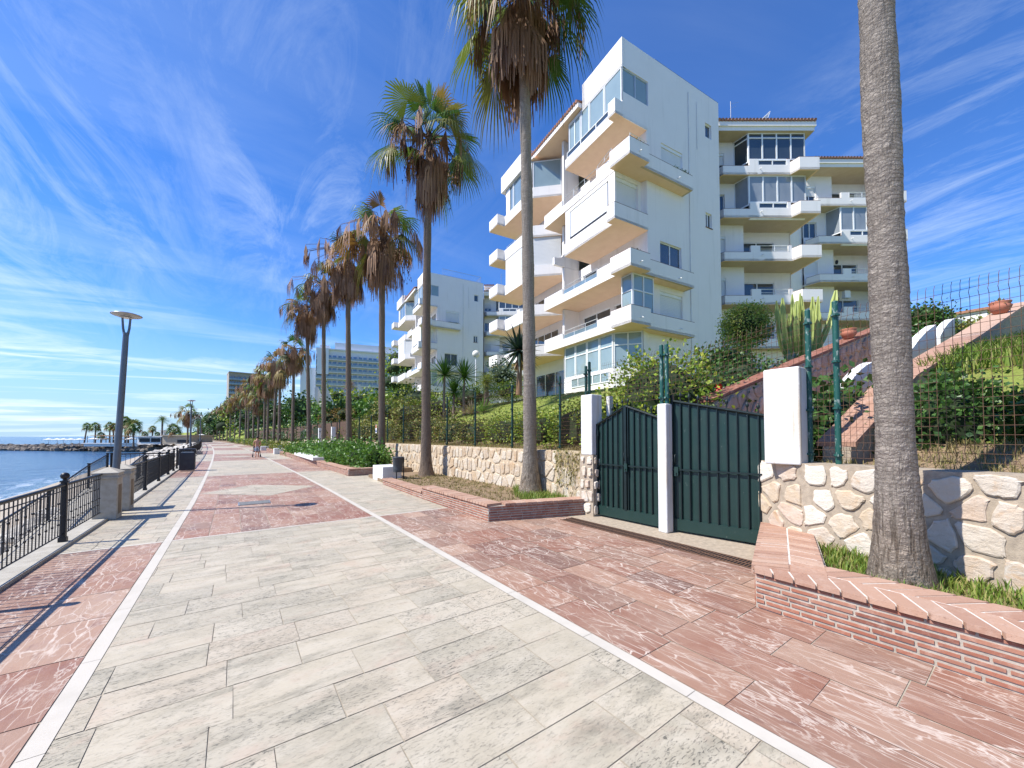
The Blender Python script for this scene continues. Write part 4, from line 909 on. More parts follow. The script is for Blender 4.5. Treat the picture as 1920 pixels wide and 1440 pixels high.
# hedge behind the long fence: clipped plants merging into one another
HG='clipped hedge plants behind the long mesh fence'
ye=[6.9,8.7,10.6,12.6,14.7,16.9,19.2,21.6,24.2,27,30.5,34.5,39]
hb=['bright green hedge plant just left of the gate pillar','hedge plant behind the fence, half hidden by the second palm']
for i,(y,y2) in enumerate(zip(ye,ye[1:])):
    x=8.15+bend(y); hh=[.72,.66,.62,.58,.60,.72,.75,.62,.58,.5,.5,.5][i]; z=hz(x,y)-.15+hh
    if i<9: bush('hedge_plant','%s clipped hedge plant behind the long fence counted from the gate, %s'%(ORD[i],'bright green' if i in(0,1,2) else 'olive and brown'),'hedge',(x-.1,(y+y2)/2,z-.28),(.52,(y2-y)/2+.12,hh),2300 if i<4 else 1500,.075 if i<4 else .10,'leaf' if i in(0,1,2) else 'leaf_olive',True,HG)
    else: bush('hedge_plant','%s clipped hedge plant behind the long fence counted from the gate, dull olive'%ORD[i],'hedge',(x-.2,(y+y2)/2,z),(.8,(y2-y)/2+.2,hh+.15),1100,.14,'leaf_olive',True,HG)
# oleander hedge in the long planter
OL='oleander bushes in the long brick planter'
for i,y in enumerate((43,50,58,67,78,90,104,120)): bush('hedge_plant','%s dark shrub mass along the far brown fence behind the palm row'%ORD[i],'hedge',(8.0+bend(y),y,1.9),(1.3,4.5+i*.7,1.3),900,.2,'leaf_dark',True,HG)
for i,(x,y,h,a,b) in enumerate([(5.35,18.9,.62,.8,1.0),(5.2,20.8,.66,.9,1.1),(5.0,23.0,.62,.9,1.3),(4.95,25.6,.6,.9,1.4),(4.9,28.4,.55,.85,1.4),(4.8,31.3,.55,.85,1.5),(4.75,34.5,.5,.8,1.5),(4.65,37.6,.45,.8,1.4)]):
    lab=['nearest oleander bush at the planter end by the white stone block','second oleander bush from the white block, with tall fresh shoots'][i] if i<2 else '%s oleander bush from the near end of the long planter'%ORD[i]
    bush('oleander_bush',lab,'bush',(x+.12+bend(y)*.9,y,.02+h),(a*.75,b,h*.95),1700,.14,'leaf_bright',False,OL)
for i,(y,l,h,mat) in enumerate([(40.3,2.0,.42,'leaf_yellow'),(46.8,1.9,.4,'leaf_yellow'),(50.8,1.7,.42,'leaf_olive'),(59,2.5,.42,'leaf_yellow'),(65,2.8,.45,'leaf_bright'),(74,3.5,.45,'leaf'),(84,4,.5,'leaf_yellow'),(96,5,.5,'leaf'),(112,7,.55,'leaf'),(130,8,.6,'leaf_bright')]):
    bush('clipped_hedge','%s clipped low hedge block of the far planters, counted away from the walker, %s'%(ORD[i],{'leaf_yellow':'yellow green','leaf_olive':'olive','leaf_bright':'bright green','leaf':'mid green'}[mat]),'hedge',(4.95+bend(y),y,.1+h),(.75,l*.9,h),800,.13,mat,True,'low hedge blocks in the far planters')
# garden shrubs near the gate
h_=bush('hibiscus_bush','large leafy bush with a red flower rising behind the gate and fence','bush',(7.95,5.15,2.55),(1.05,1.30,1.15),3800,.085,'leaf')
m=MB(); c=Vector((.42,-1.12,1.35))
for k in range(6): a=k*1.05; leaf(m,c,Vector((-.5,math.cos(a),math.sin(a))).normalized(),.10,0,.5)
m.build('flower',M['flower'],h_)
h2=bush('hibiscus_bush','smaller leafy bush filling the space behind the peaked gate leaf','bush',(7.6,6.15,1.95),(.75,.65,.75),1700,.08,'leaf')
bush('laurel_shrub','dark green shrub under the topiary, behind the right gate leaf','bush',(11.1,5.0,3.05),(1.4,1.2,.9),2200,.10,'leaf_dark')
bush('laurel_shrub','dark low shrub between the hibiscus and the brown stone stair wall','bush',(9.4,4.7,2.6),(1.0,.8,.75),1500,.09,'leaf_dark')
bush('laurel_shrub','brighter feathery shrub at the foot of the clipped round topiary','bush',(12.7,5.9,4.0),(.95,.8,.65),1300,.10,'leaf')
tp=bush('topiary_tree','clipped round topiary with mixed light and dark leaves beside the cactus','topiary',(14.0,5.85,5.42),(.74,.74,.74),6500,.06,'leaf_mixed',False,None,False)
m=MB(); m.tube([(0,0,-1.2),(.05,0,0),(0,0,.6)],[.09,.07,.05],8); m.build('trunk',M['wood'],tp)
bush('pittosporum_shrub','dark rosette-leaved shrub behind the two green posts, left of the thick trunk','bush',(8.35,2.05,1.95),(.85,.62,.72),1500,.12,'leaf_dark')
bush('pittosporum_shrub','dense dark shrub right of the thick trunk behind the mesh','bush',(8.1,.75,1.82),(.8,.8,.70),4600,.07,'leaf_dark')
bush('pittosporum_shrub','dense green shrub at the right edge behind the mesh','bush',(8.1,-.55,1.85),(.8,.85,.70),4600,.07,'leaf_dark')
bush('pittosporum_shrub','bushy shrub beyond the right edge behind the mesh','bush',(8.3,-2.1,1.75),(.8,.9,.65),900,.10,'leaf')
# cactus
ct=T('candelabra_cactus','tall pale green candelabra cactus with many upright arms beside the topiary','cactus',(14.3,4.45,3.95))
m=MB()
for k in range(36):
    a=rnd.uniform(0,6.28); r=rnd.uniform(.05,.78); x,y=r*math.cos(a),r*math.sin(a)*.8; h=rnd.uniform(1.5,2.35)-.25*r; z0=.0+.3*r
    rr=rnd.uniform(.048,.072); pts=[(x*.35,y*.35,z0*.3),(x*.85,y*.85,z0+.35),(x,y,h*.6),(x*1.04+rnd.uniform(-.05,.05),y*1.04,h)]
    n=10; vs=[]
    pr=[]
    for i in range(9):
        t=i/8*3; j=min(2,int(t)); f=t-j; pr.append(Vector(pts[j]).lerp(Vector(pts[j+1]),f))
    for i,p in enumerate(pr):
        tp_=1 if i<7 else (.9 if i==7 else .35)
        for q in range(n): b=2*math.pi*q/n; w_=rr*(1.15 if q%2 else .62)*tp_*(1+.08*math.sin(i*2.1)); vs.append((p.x+w_*math.cos(b),p.y+w_*math.sin(b),p.z))
    m.add(vs,[(i*n+q,i*n+(q+1)%n,(i+1)*n+(q+1)%n,(i+1)*n+q) for i in range(8) for q in range(n)]+[tuple(8*n+q for q in range(n))],0,False)
p0=Vector((.55,-.55,.2)); 
for sx,sy,h in ((.95,-.75,2.15),):
    pts=[Vector((.25,-.25,.1)),Vector((.55,-.45,.7)),Vector((.85,-.65,1.5)),Vector((1.0,-.72,2.35))]; vs=[]; n=10
    for i in range(9):
        t=i/8*3; j=min(2,int(t)); p=pts[j].lerp(pts[j+1],t-j)
        for q in range(n): b=2*math.pi*q/n; w_=.085*(1.15 if q%2 else .62)*(1 if i<8 else .4); vs.append((p.x+w_*math.cos(b),p.y+w_*math.sin(b),p.z))
    m.add(vs,[(i*n+q,i*n+(q+1)%n,(i+1)*n+(q+1)%n,(i+1)*n+q) for i in range(8) for q in range(n)]+[tuple(8*n+q for q in range(n))],0,False)
m.build('arms',M['cactus'],ct)
def spikes(mb,c,n,L,w,elmin,elmax,curve=.25,mi=0,thick=.0):
    for k in range(n):
        az=k*2.39996+rnd.uniform(-.2,.2); f=(k+.5)/n; el=R(elmax+(elmin-elmax)*f+rnd.uniform(-6,6)); d=cvec(az,el); s=Vector((-math.sin(az),math.cos(az),0)); l=L*rnd.uniform(.8,1.1)
        p=[c+d*l*t+Z*(-curve*l*t*t) for t in (0,.35,.7,1)]; ws=[w*.8,w,w*.6,0]; up=d.cross(s).normalized()*w*.35
        vs=[p[0]-s*ws[0],p[0]+s*ws[0],p[1]-s*ws[1]-up,p[1]+s*ws[1]-up,p[2]-s*ws[2]-up*.5,p[2]+s*ws[2]-up*.5,p[3],p[1]+up*.2,p[2]+up*.2]
        mb.add(vs,[(0,1,7),(0,7,2),(1,3,7),(2,7,8,4),(7,3,5,8),(4,8,6),(8,5,6)],mi)
ag=T('agave','pale grey agave rosette at the foot of the candelabra cactus','agave',(13.4,4.35,3.75)); m=MB(); spikes(m,Vector((0,0,.05)),26,.55,.06,5,80,.15); m.build('leaves',M['agave'],ag)
# aloe tree by the building
al=T('aloe_tree','dark spiky aloe tree half hidden behind the second palm trunk','aloe tree',(11.4,15.2,3.95))
m=MB(); spikes(m,Vector((0,0,2.05)),64,1.45,.085,-55,82,.12); m.build('leaves',M['aloe'],al)
m=MB(); m.tube([(0,0,-.2),(.05,0,1),(0,0,2.1)],[.16,.12,.12],8); spikes(m,Vector((0,0,1.75)),40,.75,.05,-85,-60,.1); m.build('stem',M['dead'],al)
# yuccas
YG='yucca trees behind the hedge'
for i,(pxx,pyy,d,r) in enumerate([(833,702,21,1.25),(870,706,21,1.25),(851,735,21.5,.95)]):
    c=gp(pxx,pyy,d); b0=hz(c.x,c.y)
    t=T('yucca_tree',['left of two tall yucca heads between the second and third palm trunks','right of two tall yucca heads, before the second white block','small lower yucca head between the two tall ones'][i],'yucca',(c.x,c.y,b0),0,YG)
    m=MB(); spikes(m,Vector((0,0,c.z-b0)),110,r,.035,-30,88,.12); m.build('leaves',M['yucca'],t)
    m=MB(); m.tube([(rnd.uniform(-.2,.2),rnd.uniform(-.2,.2),-.1),(0,.05,(c.z-b0)*.5),(0,0,c.z-b0)],[.09,.07,.06],7); m.build('trunk',M['wood'],t)
    m=MB(); spikes(m,Vector((0,0,.1)),20,.9,.03,20,75,.2); m.build('dry_base_leaves',M['dryleaf'],t)
for i,(pxx,pyy,d) in enumerate([(812,748,20),(884,757,20.5),(905,765,20)]):
    c=gp(pxx,pyy,d); b0=hz(c.x,c.y); t=T('yucca_plant',['low spiky grey yucca clump left of the yucca trunks','dry straw-coloured yucca clump right of the yucca trunks','smaller dry yucca clump at the edge of the lawn'][i],'yucca',(c.x,c.y,b0)); m=MB(); spikes(m,Vector((0,0,.05)),46,1.0,.03,15,85,.15); m.build('leaves',M[['aloe','dryleaf','yucca'][i]],t)
# small feather palms
def feather_palm(name,label,x,y,z0,h,Rf,n,mat='frond',tr=.14,group=None,trunk_m='trunk_brown'):
    t=T(name,label,'palm tree',(x,y,z0),0,group); m=MB()
    for k in range(n):
        f=(k+.5)/n; az=k*2.39996; el=R(80-105*f); d=cvec(az,el); L=Rf*rnd.uniform(.85,1.1); s=Vector((-math.sin(az),math.cos(az),0)); prev=None
        for q in range(9):
            tt=q/8; p=Vector((0,0,h))+d*L*tt-Z*L*.55*tt*tt
            if prev is not None:
                m.bar(prev,p,.012); ll=L*.30*math.sin(math.pi*min(1,.15+tt*.9))
                for sg in (-1,1):
                    for e_ in (0,.5):
                        b=prev.lerp(p,e_); tip=b+s*sg*ll+d*ll*.55-Z*ll*.45; w_=(p-prev)*.22; m.add([b,b+w_,tip],[(0,1,2)])
            prev=p
    m.build('fronds',M[mat],t); tm,top=trunk_mb(h,tr*1.3,tr,tr*.9,n=10); tm.build('trunk',M[trunk_m],t); return t
c=gp(912,712,24); feather_palm('garden_palm','small palm with reddish trunk beside the globe lamp',c.x,c.y,hz(c.x,c.y)-.1,c.z-hz(c.x,c.y),1.5,22,'leaf_yellow',.15)
c=gp(944,705,25); bush('variegated_tree','bushy tree with pale striped leaves on a slim leaning stem by the globe lamp','tree',(c.x,c.y,c.z),(.95,.95,.75),900,.16,'agave')
c=gp(955,733,20.5); bush('clipped_hedge','clipped green hedge block on the lawn below the first building','hedge',(c.x,c.y,c.z),(.5,1.25,.38),1400,.08,'leaf',True)
# far trees and bushes behind the fence, left part
def tree(name,label,c,dims,n,s,mat,trunkh=2,group=None):
    c=Vector(c); t=T(name,label,'tree',(c.x,c.y,c.z-dims[2]-trunkh),0,group)
    mb=MB(); 
    for q in range(6):
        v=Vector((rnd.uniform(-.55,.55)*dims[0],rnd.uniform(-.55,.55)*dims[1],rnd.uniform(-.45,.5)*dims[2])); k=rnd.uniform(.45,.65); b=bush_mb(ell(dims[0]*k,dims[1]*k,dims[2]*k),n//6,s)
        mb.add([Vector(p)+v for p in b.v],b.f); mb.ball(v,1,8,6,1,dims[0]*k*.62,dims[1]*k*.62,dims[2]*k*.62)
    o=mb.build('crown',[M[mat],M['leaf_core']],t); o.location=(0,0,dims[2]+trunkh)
    m=MB(); m.tube([(0,0,-.5),(.1,0,trunkh),(0,.1,trunkh+dims[2]*.8)],[.22,.17,.06],7,0,True,False)
    for q in range(4): a=q*1.6; m.tube([(0,0,trunkh*.8),(dims[0]*.5*math.cos(a),dims[1]*.5*math.sin(a),trunkh+dims[2]*.9)],[.1,.03],5,0,True,False)
    m.build('trunk',M['wood'],t); return t
FT='garden trees on the slope beyond the palms'
tl=[(640,772,46,2.2,1.3,'leaf_dark'),(665,762,58,3.4,1.8,'leaf'),(700,757,62,3.6,1.8,'leaf_dark'),(716,768,46,1.9,1.2,'leaf'),(612,778,50,2.2,1.3,'leaf_bright'),(690,772,40,1.6,1.0,'leaf_bright'),(735,757,42,1.6,1.0,'leaf'),(575,780,60,3.0,1.7,'leaf_dark'),(556,768,72,3.2,2.5,'leaf_dark'),(536,772,78,3.2,2.6,'leaf_dark'),(515,778,85,3.6,2.8,'leaf_bright'),(495,782,95,4,3.2,'leaf_dark'),(470,785,110,4.5,3.6,'leaf_dark'),(450,788,125,5,4,'leaf'),(430,792,140,5,4,'leaf_dark'),(412,796,155,5.5,4.5,'leaf_dark'),(392,806,175,5,4.0,'leaf_dark'),(752,690,85,4.5,3.6,'leaf'),(740,712,72,4,3.0,'leaf_dark'),(600,765,90,4,2.6,'leaf_dark'),(630,752,80,3.5,2.2,'leaf')]
dn=['rounded dark bush low on the slope','broad mid green tree below the hotel balconies','dark spreading tree below the hotel','mid green bush beside the fence','bright green low bush','small bright bush near the fence','round bush near the second building','dark bushy tree beyond the fence','dark tree close behind the crowded palms','second dark tree behind the crowded palms','bright green tree between far palm trunks','dark tree between far palm trunks','tall dark tree deep in the palm row','mid green tree deep in the palm row','dark tree near the end of the palm row','last dark tree before the promenade vanishes','dark tree at the far bend of the promenade','tall green tree filling the gap between hotel and second building','dark tree below the tall green one beside the second building','dark tree at the foot of the hotel','green tree at the foot of the hotel']
for i,(x,y,d,rw,rh,mt) in enumerate(tl):
    c=gp(x,y,d); tree('garden_tree',dn[i],c,(rw,rw,rh),900 if d<70 else 700,.20+.0035*d,mt,2.2,FT)
tree('flowering_bush','bush with orange flowers beside the fence before the hotel',gp(632,782,38),(1.6,1.4,1.0),700,.16,'frond_gold',.6)
tree('flowering_bush','yellow dry bush on the slope left of the second building',gp(697,778,36),(1.3,1.2,.8),600,.15,'leaf_yellow',.6)
for i,(x,y,d,rw,rh,mt) in enumerate([(790,760,26,2.0,1.3,'leaf_yellow'),(815,772,23,1.5,1.0,'leaf'),(765,748,34,1.8,1.2,'leaf'),(740,772,28,1.5,.9,'leaf_olive'),(880,748,26,1.6,.8,'leaf_dark'),(775,778,22,1.2,.8,'leaf_olive')]):
    bush('garden_bush',['yellow green flowering bush left of the yuccas','green bush under the left yucca head','green bush below the second building','olive bush left of the third palm','dark hedge bush right of the yuccas','olive bush behind the third palm trunk'][i],'bush',gp(x,y,d),(rw,rw,rh),1100,.13,mt)
tree('cypress_tree','dark pine-like tree right of the thick palm trunk, behind the white wall',gp(1748,606,17),(.95,.9,.85),2200,.11,'leaf_dark',1.2)
tree('hedge_tree','rounded olive hedge tree below the sloping terracotta coping, far right',gp(1822,622,17),(1.5,1.2,.8),2200,.11,'leaf_olive',1.0)
tree('hedge_tree','second olive hedge tree, close to the upper right pot',gp(1880,612,18),(1.3,1.1,.8),1600,.11,'leaf',1.0)
tree('hedge_tree','dark bush between the thick trunk and the white stair wall',gp(1715,640,15),(.9,.8,.6),700,.11,'leaf_dark',.8)
# palms of the beach club and around
CL='fan palms of the beach club'
for i,(x,yb,yc,s) in enumerate([(158,836,798,.9),(179,836,798,1.0),(206,836,797,1.0),(213,836,799,.95),(235,834,787,1.15),(241,834,792,1.2),(251,834,797,1.5),(286,832,803,.8),(326,830,803,1.35),(190,836,815,.8),(272,833,813,.7),(296,831,814,.7)]):
    d=118 if i not in (6,8) else 105; c=gp(x,yc,d)
    palm(c.x,c.y,-1.05,c.z,.28,.2,.16,crH,'%s fan palm of the beach club counted from the sea'%ORD[[0,1,3,4,5,6,7,9,11,2,8,10][i]],CL,scale=s*.92,mat='trunk_brown',lean=(.6 if i==0 else 0,0))
c=gp(304,786,108); feather_palm('date_palm','date palm with arching fronds above the white beach club chimney',c.x,c.y,-1.05,c.z+1.05,2.6,26,'frond',.22)
palm(*gp(352,772,92).xy,-.3,gp(352,772,92).z,.28,.2,.16,crG,'green fan palm standing left of the second street lamp',scale=1.35)
for i,(x,y,d) in enumerate([(378,790,150),(387,786,165),(396,792,175),(371,795,140),(392,778,170)]):
    c=gp(x,y,d); feather_palm('date_palm',['low','arching','dark','leaning','tall'][i]+' feathery date palm in the cluster where the promenade vanishes',c.x,c.y,-.3,c.z+.3,4.0,24,'frond',.3,'date palms at the promenade end')
c=gp(845,800,80); 
c=gp(655,722,78); feather_palm('garden_palm','brown-headed palm in front of the hotel balconies',c.x,c.y,c.z-7,7,2.2,26,'dead',.25)
c=gp(588,765,62); feather_palm('garden_palm','grey feathery palm left of the hotel terrace',c.x,c.y,c.z-5,5,2.6,24,'frond',.25)
# grass and litter
def tufts(name,label,poly,n,h0,h1,z,mat,w=.006):
    m=MB(); xs=[p[0] for p in poly]; ys=[p[1] for p in poly]; k=0
    def inside(x,y):
        r=False; j=len(poly)-1
        for i in range(len(poly)):
            if (poly[i][1]>y)!=(poly[j][1]>y) and x<(poly[j][0]-poly[i][0])*(y-poly[i][1])/(poly[j][1]-poly[i][1])+poly[i][0]: r=not r
            j=i
        return r
    while k<n:
        x,y=rnd.uniform(min(xs),max(xs)),rnd.uniform(min(ys),max(ys))
        k+=1
        if not inside(x,y): continue
        zz=z(x,y) if callable(z) else z
        for q in range(5):
            a=rnd.uniform(0,6.28); h=rnd.uniform(h0,h1); l=rnd.uniform(.1,.8)*h; p=Vector((x+rnd.gauss(0,.03),y+rnd.gauss(0,.03),zz)); e=Vector((math.cos(a),math.sin(a),0)); s_=Vector((-math.sin(a),math.cos(a),0))*w
            m.add([p-s_,p+s_,p+e*l*.4+Z*h*.65+s_*.7,p+e*l*.4+Z*h*.65-s_*.7,p+e*l+Z*h],[(0,1,2,3),(3,2,4)])
    return tag(m.build(name,M[mat]),label,'grass',kind='stuff')
tufts('grass','short green grass in the near planter around the thick trunk',[(4.87,-3),(6.1,-3),(5.9,.1),(6.35,1.8),(4.9,1.28)],1500,.05,.16,.23,'grass',.007)
tufts('dry_grass','dry straw mixed in the near planter grass',[(4.87,-3),(6.1,-3),(5.9,.1),(6.35,1.8),(4.9,1.28)],500,.03,.12,.23,'grass_dry',.006)
tufts('grass','green grass around the second palm base',[(5.4,6.6),(6.3,6.1),(7.0,7.6),(6.97,9.6),(6.0,8.2)],1100,.06,.2,.11,'grass',.007)
tufts('dry_grass','brown dry grass in the second planter',[(4.45,6.75),(6.0,6.3),(6.9,9),(6.9,16),(4.6,13.5)],1500,.02,.09,.11,'grass_dry',.007)
tufts('dry_grass','dry straw and leaves along the top of the right stone wall',[(6.35,.0),(6.7,1.9),(8.2,1.9),(7.6,-3),(5.8,-3)],1500,.03,.14,lambda x,y:hz(x,y)+.03,'grass_dry',.006)
tufts('dry_grass','dry grass strip on top of the long stone wall under the fence',[(7.0,7.4),(7.0,24),(7.75,24),(7.75,7.4)],2200,.05,.22,lambda x,y:hz(x,y),'grass_dry',.007)
tufts('grass','lush grass on the steep lawn at the right',[(8.8,-3.5),(13.5,-3.5),(13.0,.2),(9.2,1.3)],2600,.12,.35,lambda x,y:hz(x,y),'grass',.012)
tufts('grass','short lawn grass on the slope below the first building',[(8.6,7.5),(9.0,19),(15,19),(15,9),(9.5,6.5)],4200,.02,.05,lambda x,y:hz(x,y),'grass',.012)
iv=MB()
for k in range(420):
    t=rnd.random(); x=6.38+.6*t-.05; y=6.02+1.58*t; z=1.4-abs(rnd.gauss(0,.45)); p=Vector((x,y,max(.15,z))); d=Vector((rnd.uniform(-.6,.0),rnd.uniform(-.4,.4),-1)).normalized()
    w_=Vector((.3,.9,0))*.008; L=rnd.uniform(.1,.3); iv.add([p-w_,p+w_,p+d*L],[(0,1,2)])
    if k%3==0: leaf(iv,p+Vector((-.04,0,0)),d,.07)
tag(iv.build('hanging_grass',M['grass_dry']),'dry trailing grass hanging over the stone wall beside the left gate pillar','grass',kind='stuff')
# ------------------------------------------------------------------ seafront railing
def railing(name,label,path,skip=(),knots=True,ball=True,h=.93,sp=.115,mat='iron',pw=.034):
    """path: list of (x,y,zbase); one panel between neighbouring points"""
    t=T(name,label,'railing',path[0]); P=[Vector(p) for p in path]
    for i_,p in enumerate(P):
        if i_ in skip: continue
        m=MB(); m.box(p.x-pw,p.x+pw,p.y-pw,p.y+pw,p.z+.03,p.z+h); m.box(p.x-pw*1.35,p.x+pw*1.35,p.y-pw*1.35,p.y+pw*1.35,p.z+h,p.z+h+.025); m.box(p.x-pw*1.35,p.x+pw*1.35,p.y-pw*1.35,p.y+pw*1.35,p.z+.0,p.z+.07)
        if ball: m.lathe((p.x,p.y,p.z+h+.025),[(.03,0),(.022,.02),(.035,.035)],10); m.ball((p.x,p.y,p.z+h+.10),.055,12,8)
        loc(m,'post',M[mat],t)
    for a,b in zip(P,P[1:]):
        L=(b-a).length; ax=(b-a)/L; m=MB(); n=max(2,int(L/sp))
        m.tube([a+ax*pw+Z*(h-.04),b-ax*pw+Z*(h-.04)],.026,8); m.bar(a+ax*pw+Z*(h-.13),b-ax*pw+Z*(h-.13),.012); m.bar(a+ax*pw+Z*.12,b-ax*pw+Z*.12,.016)
        for k in range(1,n):
            p=a+ax*(L*k/n); m.bar(p+Z*.12,p+Z*(h-.05),.0095)
            if knots:
                for z in ((.42,) if k%2 else (.30,.62)): m.ball(p+Z*z,.016,6,4,0,1,1,1.2)
        loc(m,'panel',M[mat],t)
    return t
RX=-2.16
railing('iron_railing','nearest black iron railing with ball-topped posts running to the first stone pillar',[(RX,y,.045) for y in (-2.93,.07,3.07,6.07,9.07)]+[(RX,11.15,.045)],(5,))
railing('iron_railing','black iron railing between the second stone pillar and the charcoal bin',[(RX,12.75,.045)]+[(RX+bend(y),y,.045) for y in (16.2,19.2,22.2,24.4)],(0,))
railing('iron_railing','distant iron railing beyond the charcoal bin along the curve',[(RX+bend(y),y,.045) for y in list(range(26,60,4))],knots=False,sp=.16)
railing('iron_railing','farthest iron railing along the promenade above the boulders',[(RX+bend(y),y,.045) for y in list(range(62,134,8))],knots=False,sp=.3)
railing('stair_railing','outer sloping railing of the beach ramp, on the sea side',[(-4.3,11.5,-1.45),(-4.3,16.8,-.80),(-4.3,20.5,-.24),(-4.3,23.0,.05)],knots=False,ball=False,sp=.13)
railing('stair_railing','inner sloping railing of the beach ramp, nearer the promenade',[(-3.05,15.3,-.85),(-3.05,19.2,-.28),(-3.05,22.1,.06)],knots=False,ball=False,sp=.13)
railing('stair_railing','level end railing across the landing of the beach ramp',[(-4.2,23.1,.05),(-3.2,23.1,.05),(-2.45,23.1,.05)],knots=False,ball=False,sp=.13)
m=MB(); pr=[(9.5,-1.75),(21.9,.0),(23.2,.0),(23.2,-2.6),(9.5,-2.6)]
vs=[(x,y,z) for x in (-4.4,-2.42) for y,z in pr]; n=5; m.add(vs,[(0,1,2,3,4),(9,8,7,6,5)]+[(i,5+i,5+(i+1)%5,(i+1)%5) for i in range(5)]); struct(m.build('beach_ramp',M['kerb']))
def stone_pillar(y,label):
    t=T('stone_pillar',label,'pillar',(-2.10,y,.0)); m=MB(); m.box(-.175,.175,-.24,.24,0,.84); o=m.build('shaft',M['cast'],t); bv=o.modifiers.new('b','BEVEL'); bv.width=.012; bv.segments=2
    m=MB(); m.box(.176,.179,-.13,.13,.10,.70); m.build('side_panel',plain('recessed_panel',(.25,.19,.12),(.18,.13,.08),6,.9),t)
    m=MB(); s=[(.20,.265,.84),(.20,.265,.875),(.185,.25,.88),(.185,.25,.935),(.20,.27,.94),(.20,.27,.96),(.03,.05,1.055)]
    vs=[(sx*a,sy*b,z) for a,b,z in s for sx,sy in ((-1,-1),(1,-1),(1,1),(-1,1))]; m.add(vs,[(i*4+k,i*4+(k+1)%4,(i+1)*4+(k+1)%4,(i+1)*4+k) for i in range(6) for k in range(4)]+[(24,25,26,27),(3,2,1,0)]); m.build('cap',M['cast'],t)
stone_pillar(11.35,'nearer stone railing pillar with pyramid cap, in front of the lamp pole'); stone_pillar(12.55,'farther stone railing pillar with pyramid cap, behind the lamp pole')
def street_lamp(x,y,label,z0=.045,lx=0,ly=0):
    t=T('street_lamp',label,'street lamp',(x,y,z0)); m=MB(); m.tube([(0,0,0),(lx*.2,ly*.2,.9),(lx*.9,ly*.9,3.55),(lx,ly,3.95)],[.066,.063,.053,.050],16); m.tube([(0,0,-.03),(0,0,.04)],.11,16); m.build('pole',M['greypole'],t)
    m=MB()
    for s in (-1,1): m.tube([(lx+s*.028,ly,3.9),(lx+s*.05,ly,4.05),(lx+s*.065,ly,4.30)],[.024,.022,.019],8)
    m.build('fork',M['greypole'],t)
    m=MB(); m.lathe((lx,ly,4.28),[(.001,.0),(.085,.0),(.235,.04),(.262,.057),(.258,.068),(.18,.095),(.075,.112),(.001,.115)],28); m.build('lamp_head',M['zinc'],t)
    m=MB(); m.lathe((lx,ly,4.275),[(.001,.0),(.11,.002)],20); m.build('lens',M['frame'],t); return t
street_lamp(-2.12,11.95,'tall grey disc-headed street lamp rising between the two stone pillars',.045,.13,-.09)
street_lamp(-2.2+bend(37.5),37.5,'second grey disc-headed street lamp, beyond the charcoal bin')
street_lamp(-2.2+bend(63),63,'small far street lamp just right of the second lamp')
t=T('litter_bin','tall charcoal litter bin with a roof standing by the iron railing','litter bin',(-1.86,24.75,0))
m=MB(); m.box(-.30,.30,-.24,.24,.04,.88); o=m.build('body',M['bin'],t); bv=o.modifiers.new('b','BEVEL'); bv.width=.03; bv.segments=3
m=MB(); m.box(-.31,.31,-.25,.25,1.02,1.09); [m.box(sx*.27-.02,sx*.27+.02,sy*.21-.02,sy*.21+.02,.87,1.03) for sx in (-1,1) for sy in (-1,1)]; m.build('roof',M['bin'],t)
m=MB(); m.box(-.24,.24,-.18,.18,.885,.93); m.build('bag_rim',M['zinc'],t)
t=T('litter_bin','small grey cylindrical litter bin on a post, right of the white stone block','litter bin',(4.93,14.05,.1))
m=MB(); m.lathe((0,0,.28),[(.155,0),(.165,.02),(.195,.52),(.205,.53),(.205,.56),(.185,.56),(.175,.1)],20); m.lathe((0,0,.28),[(.001,.002),(.155,.002)],20); m.build('bucket',M['plastic'],t)
m=MB(); m.tube([(.19,-.08,-.1),(.19,-.08,.82)],.022,8); m.tube([(-.1,-.14,-.1),(-.1,-.14,.3)],.02,8); m.build('support_post',M['iron'],t)
# globe lamps
def globe_lamp(px_,py_,d,r,label):
    c=gp(px_,py_,d); z0=hz(c.x,c.y)-.1; t=T('globe_lamp',label,'garden lamp',(c.x,c.y,z0)); h=c.z-z0; m=MB(); m.tube([(0,0,0),(0,0,h-r)],.045,8); m.tube([(0,0,h-r-.06),(0,0,h-r+.03)],.08,10); m.build('pole',M['frame'],t)
    m=MB(); m.ball((0,0,h),r,20,14); m.build('globe',plain('opal_globe',(.82,.80,.72),(.70,.66,.55),1.5,.3),t)
globe_lamp(892,663,26,.25,'white globe lamp on a slim white pole in front of the second building'); globe_lamp(938,716,29,.20,'smaller lower white globe lamp right of the bushy garden tree')

# ------------------------------------------------------------------ garden stair on the right
gs=T('garden_stairs','garden stairs with brown stone side wall, terracotta coping and white stepped parapets','stairs',(7.5,3,1.5))
def ya(x): return 3.95-.115*(x-8)
def za(x): return 2.5+.31*(x-8)
def slope_wall(xs,yf,zt,th,drop,mat,name,cop=None):
    m=MB()
    for a,b in zip(xs,xs[1:]):
        pts=[(a,yf(a)),(b,yf(b)),(b,yf(b)+th),(a,yf(a)+th)]; za_,zb=zt(a),zt(b)
        vs=[(*pts[0],za_-drop),(*pts[1],zb-drop),(*pts[2],zb-drop),(*pts[3],za_-drop),(*pts[0],za_),(*pts[1],zb),(*pts[2],zb),(*pts[3],za_)]
        m.add(vs,[(0,1,5,4),(1,2,6,5),(2,3,7,6),(3,0,4,7),(4,5,6,7),(3,2,1,0)])
    return loc(m,name,mat,gs)
slope_wall([7.95,17.5],ya,lambda x:za(x)-.08,.35,2.4,M['mortar'],'side_wall')
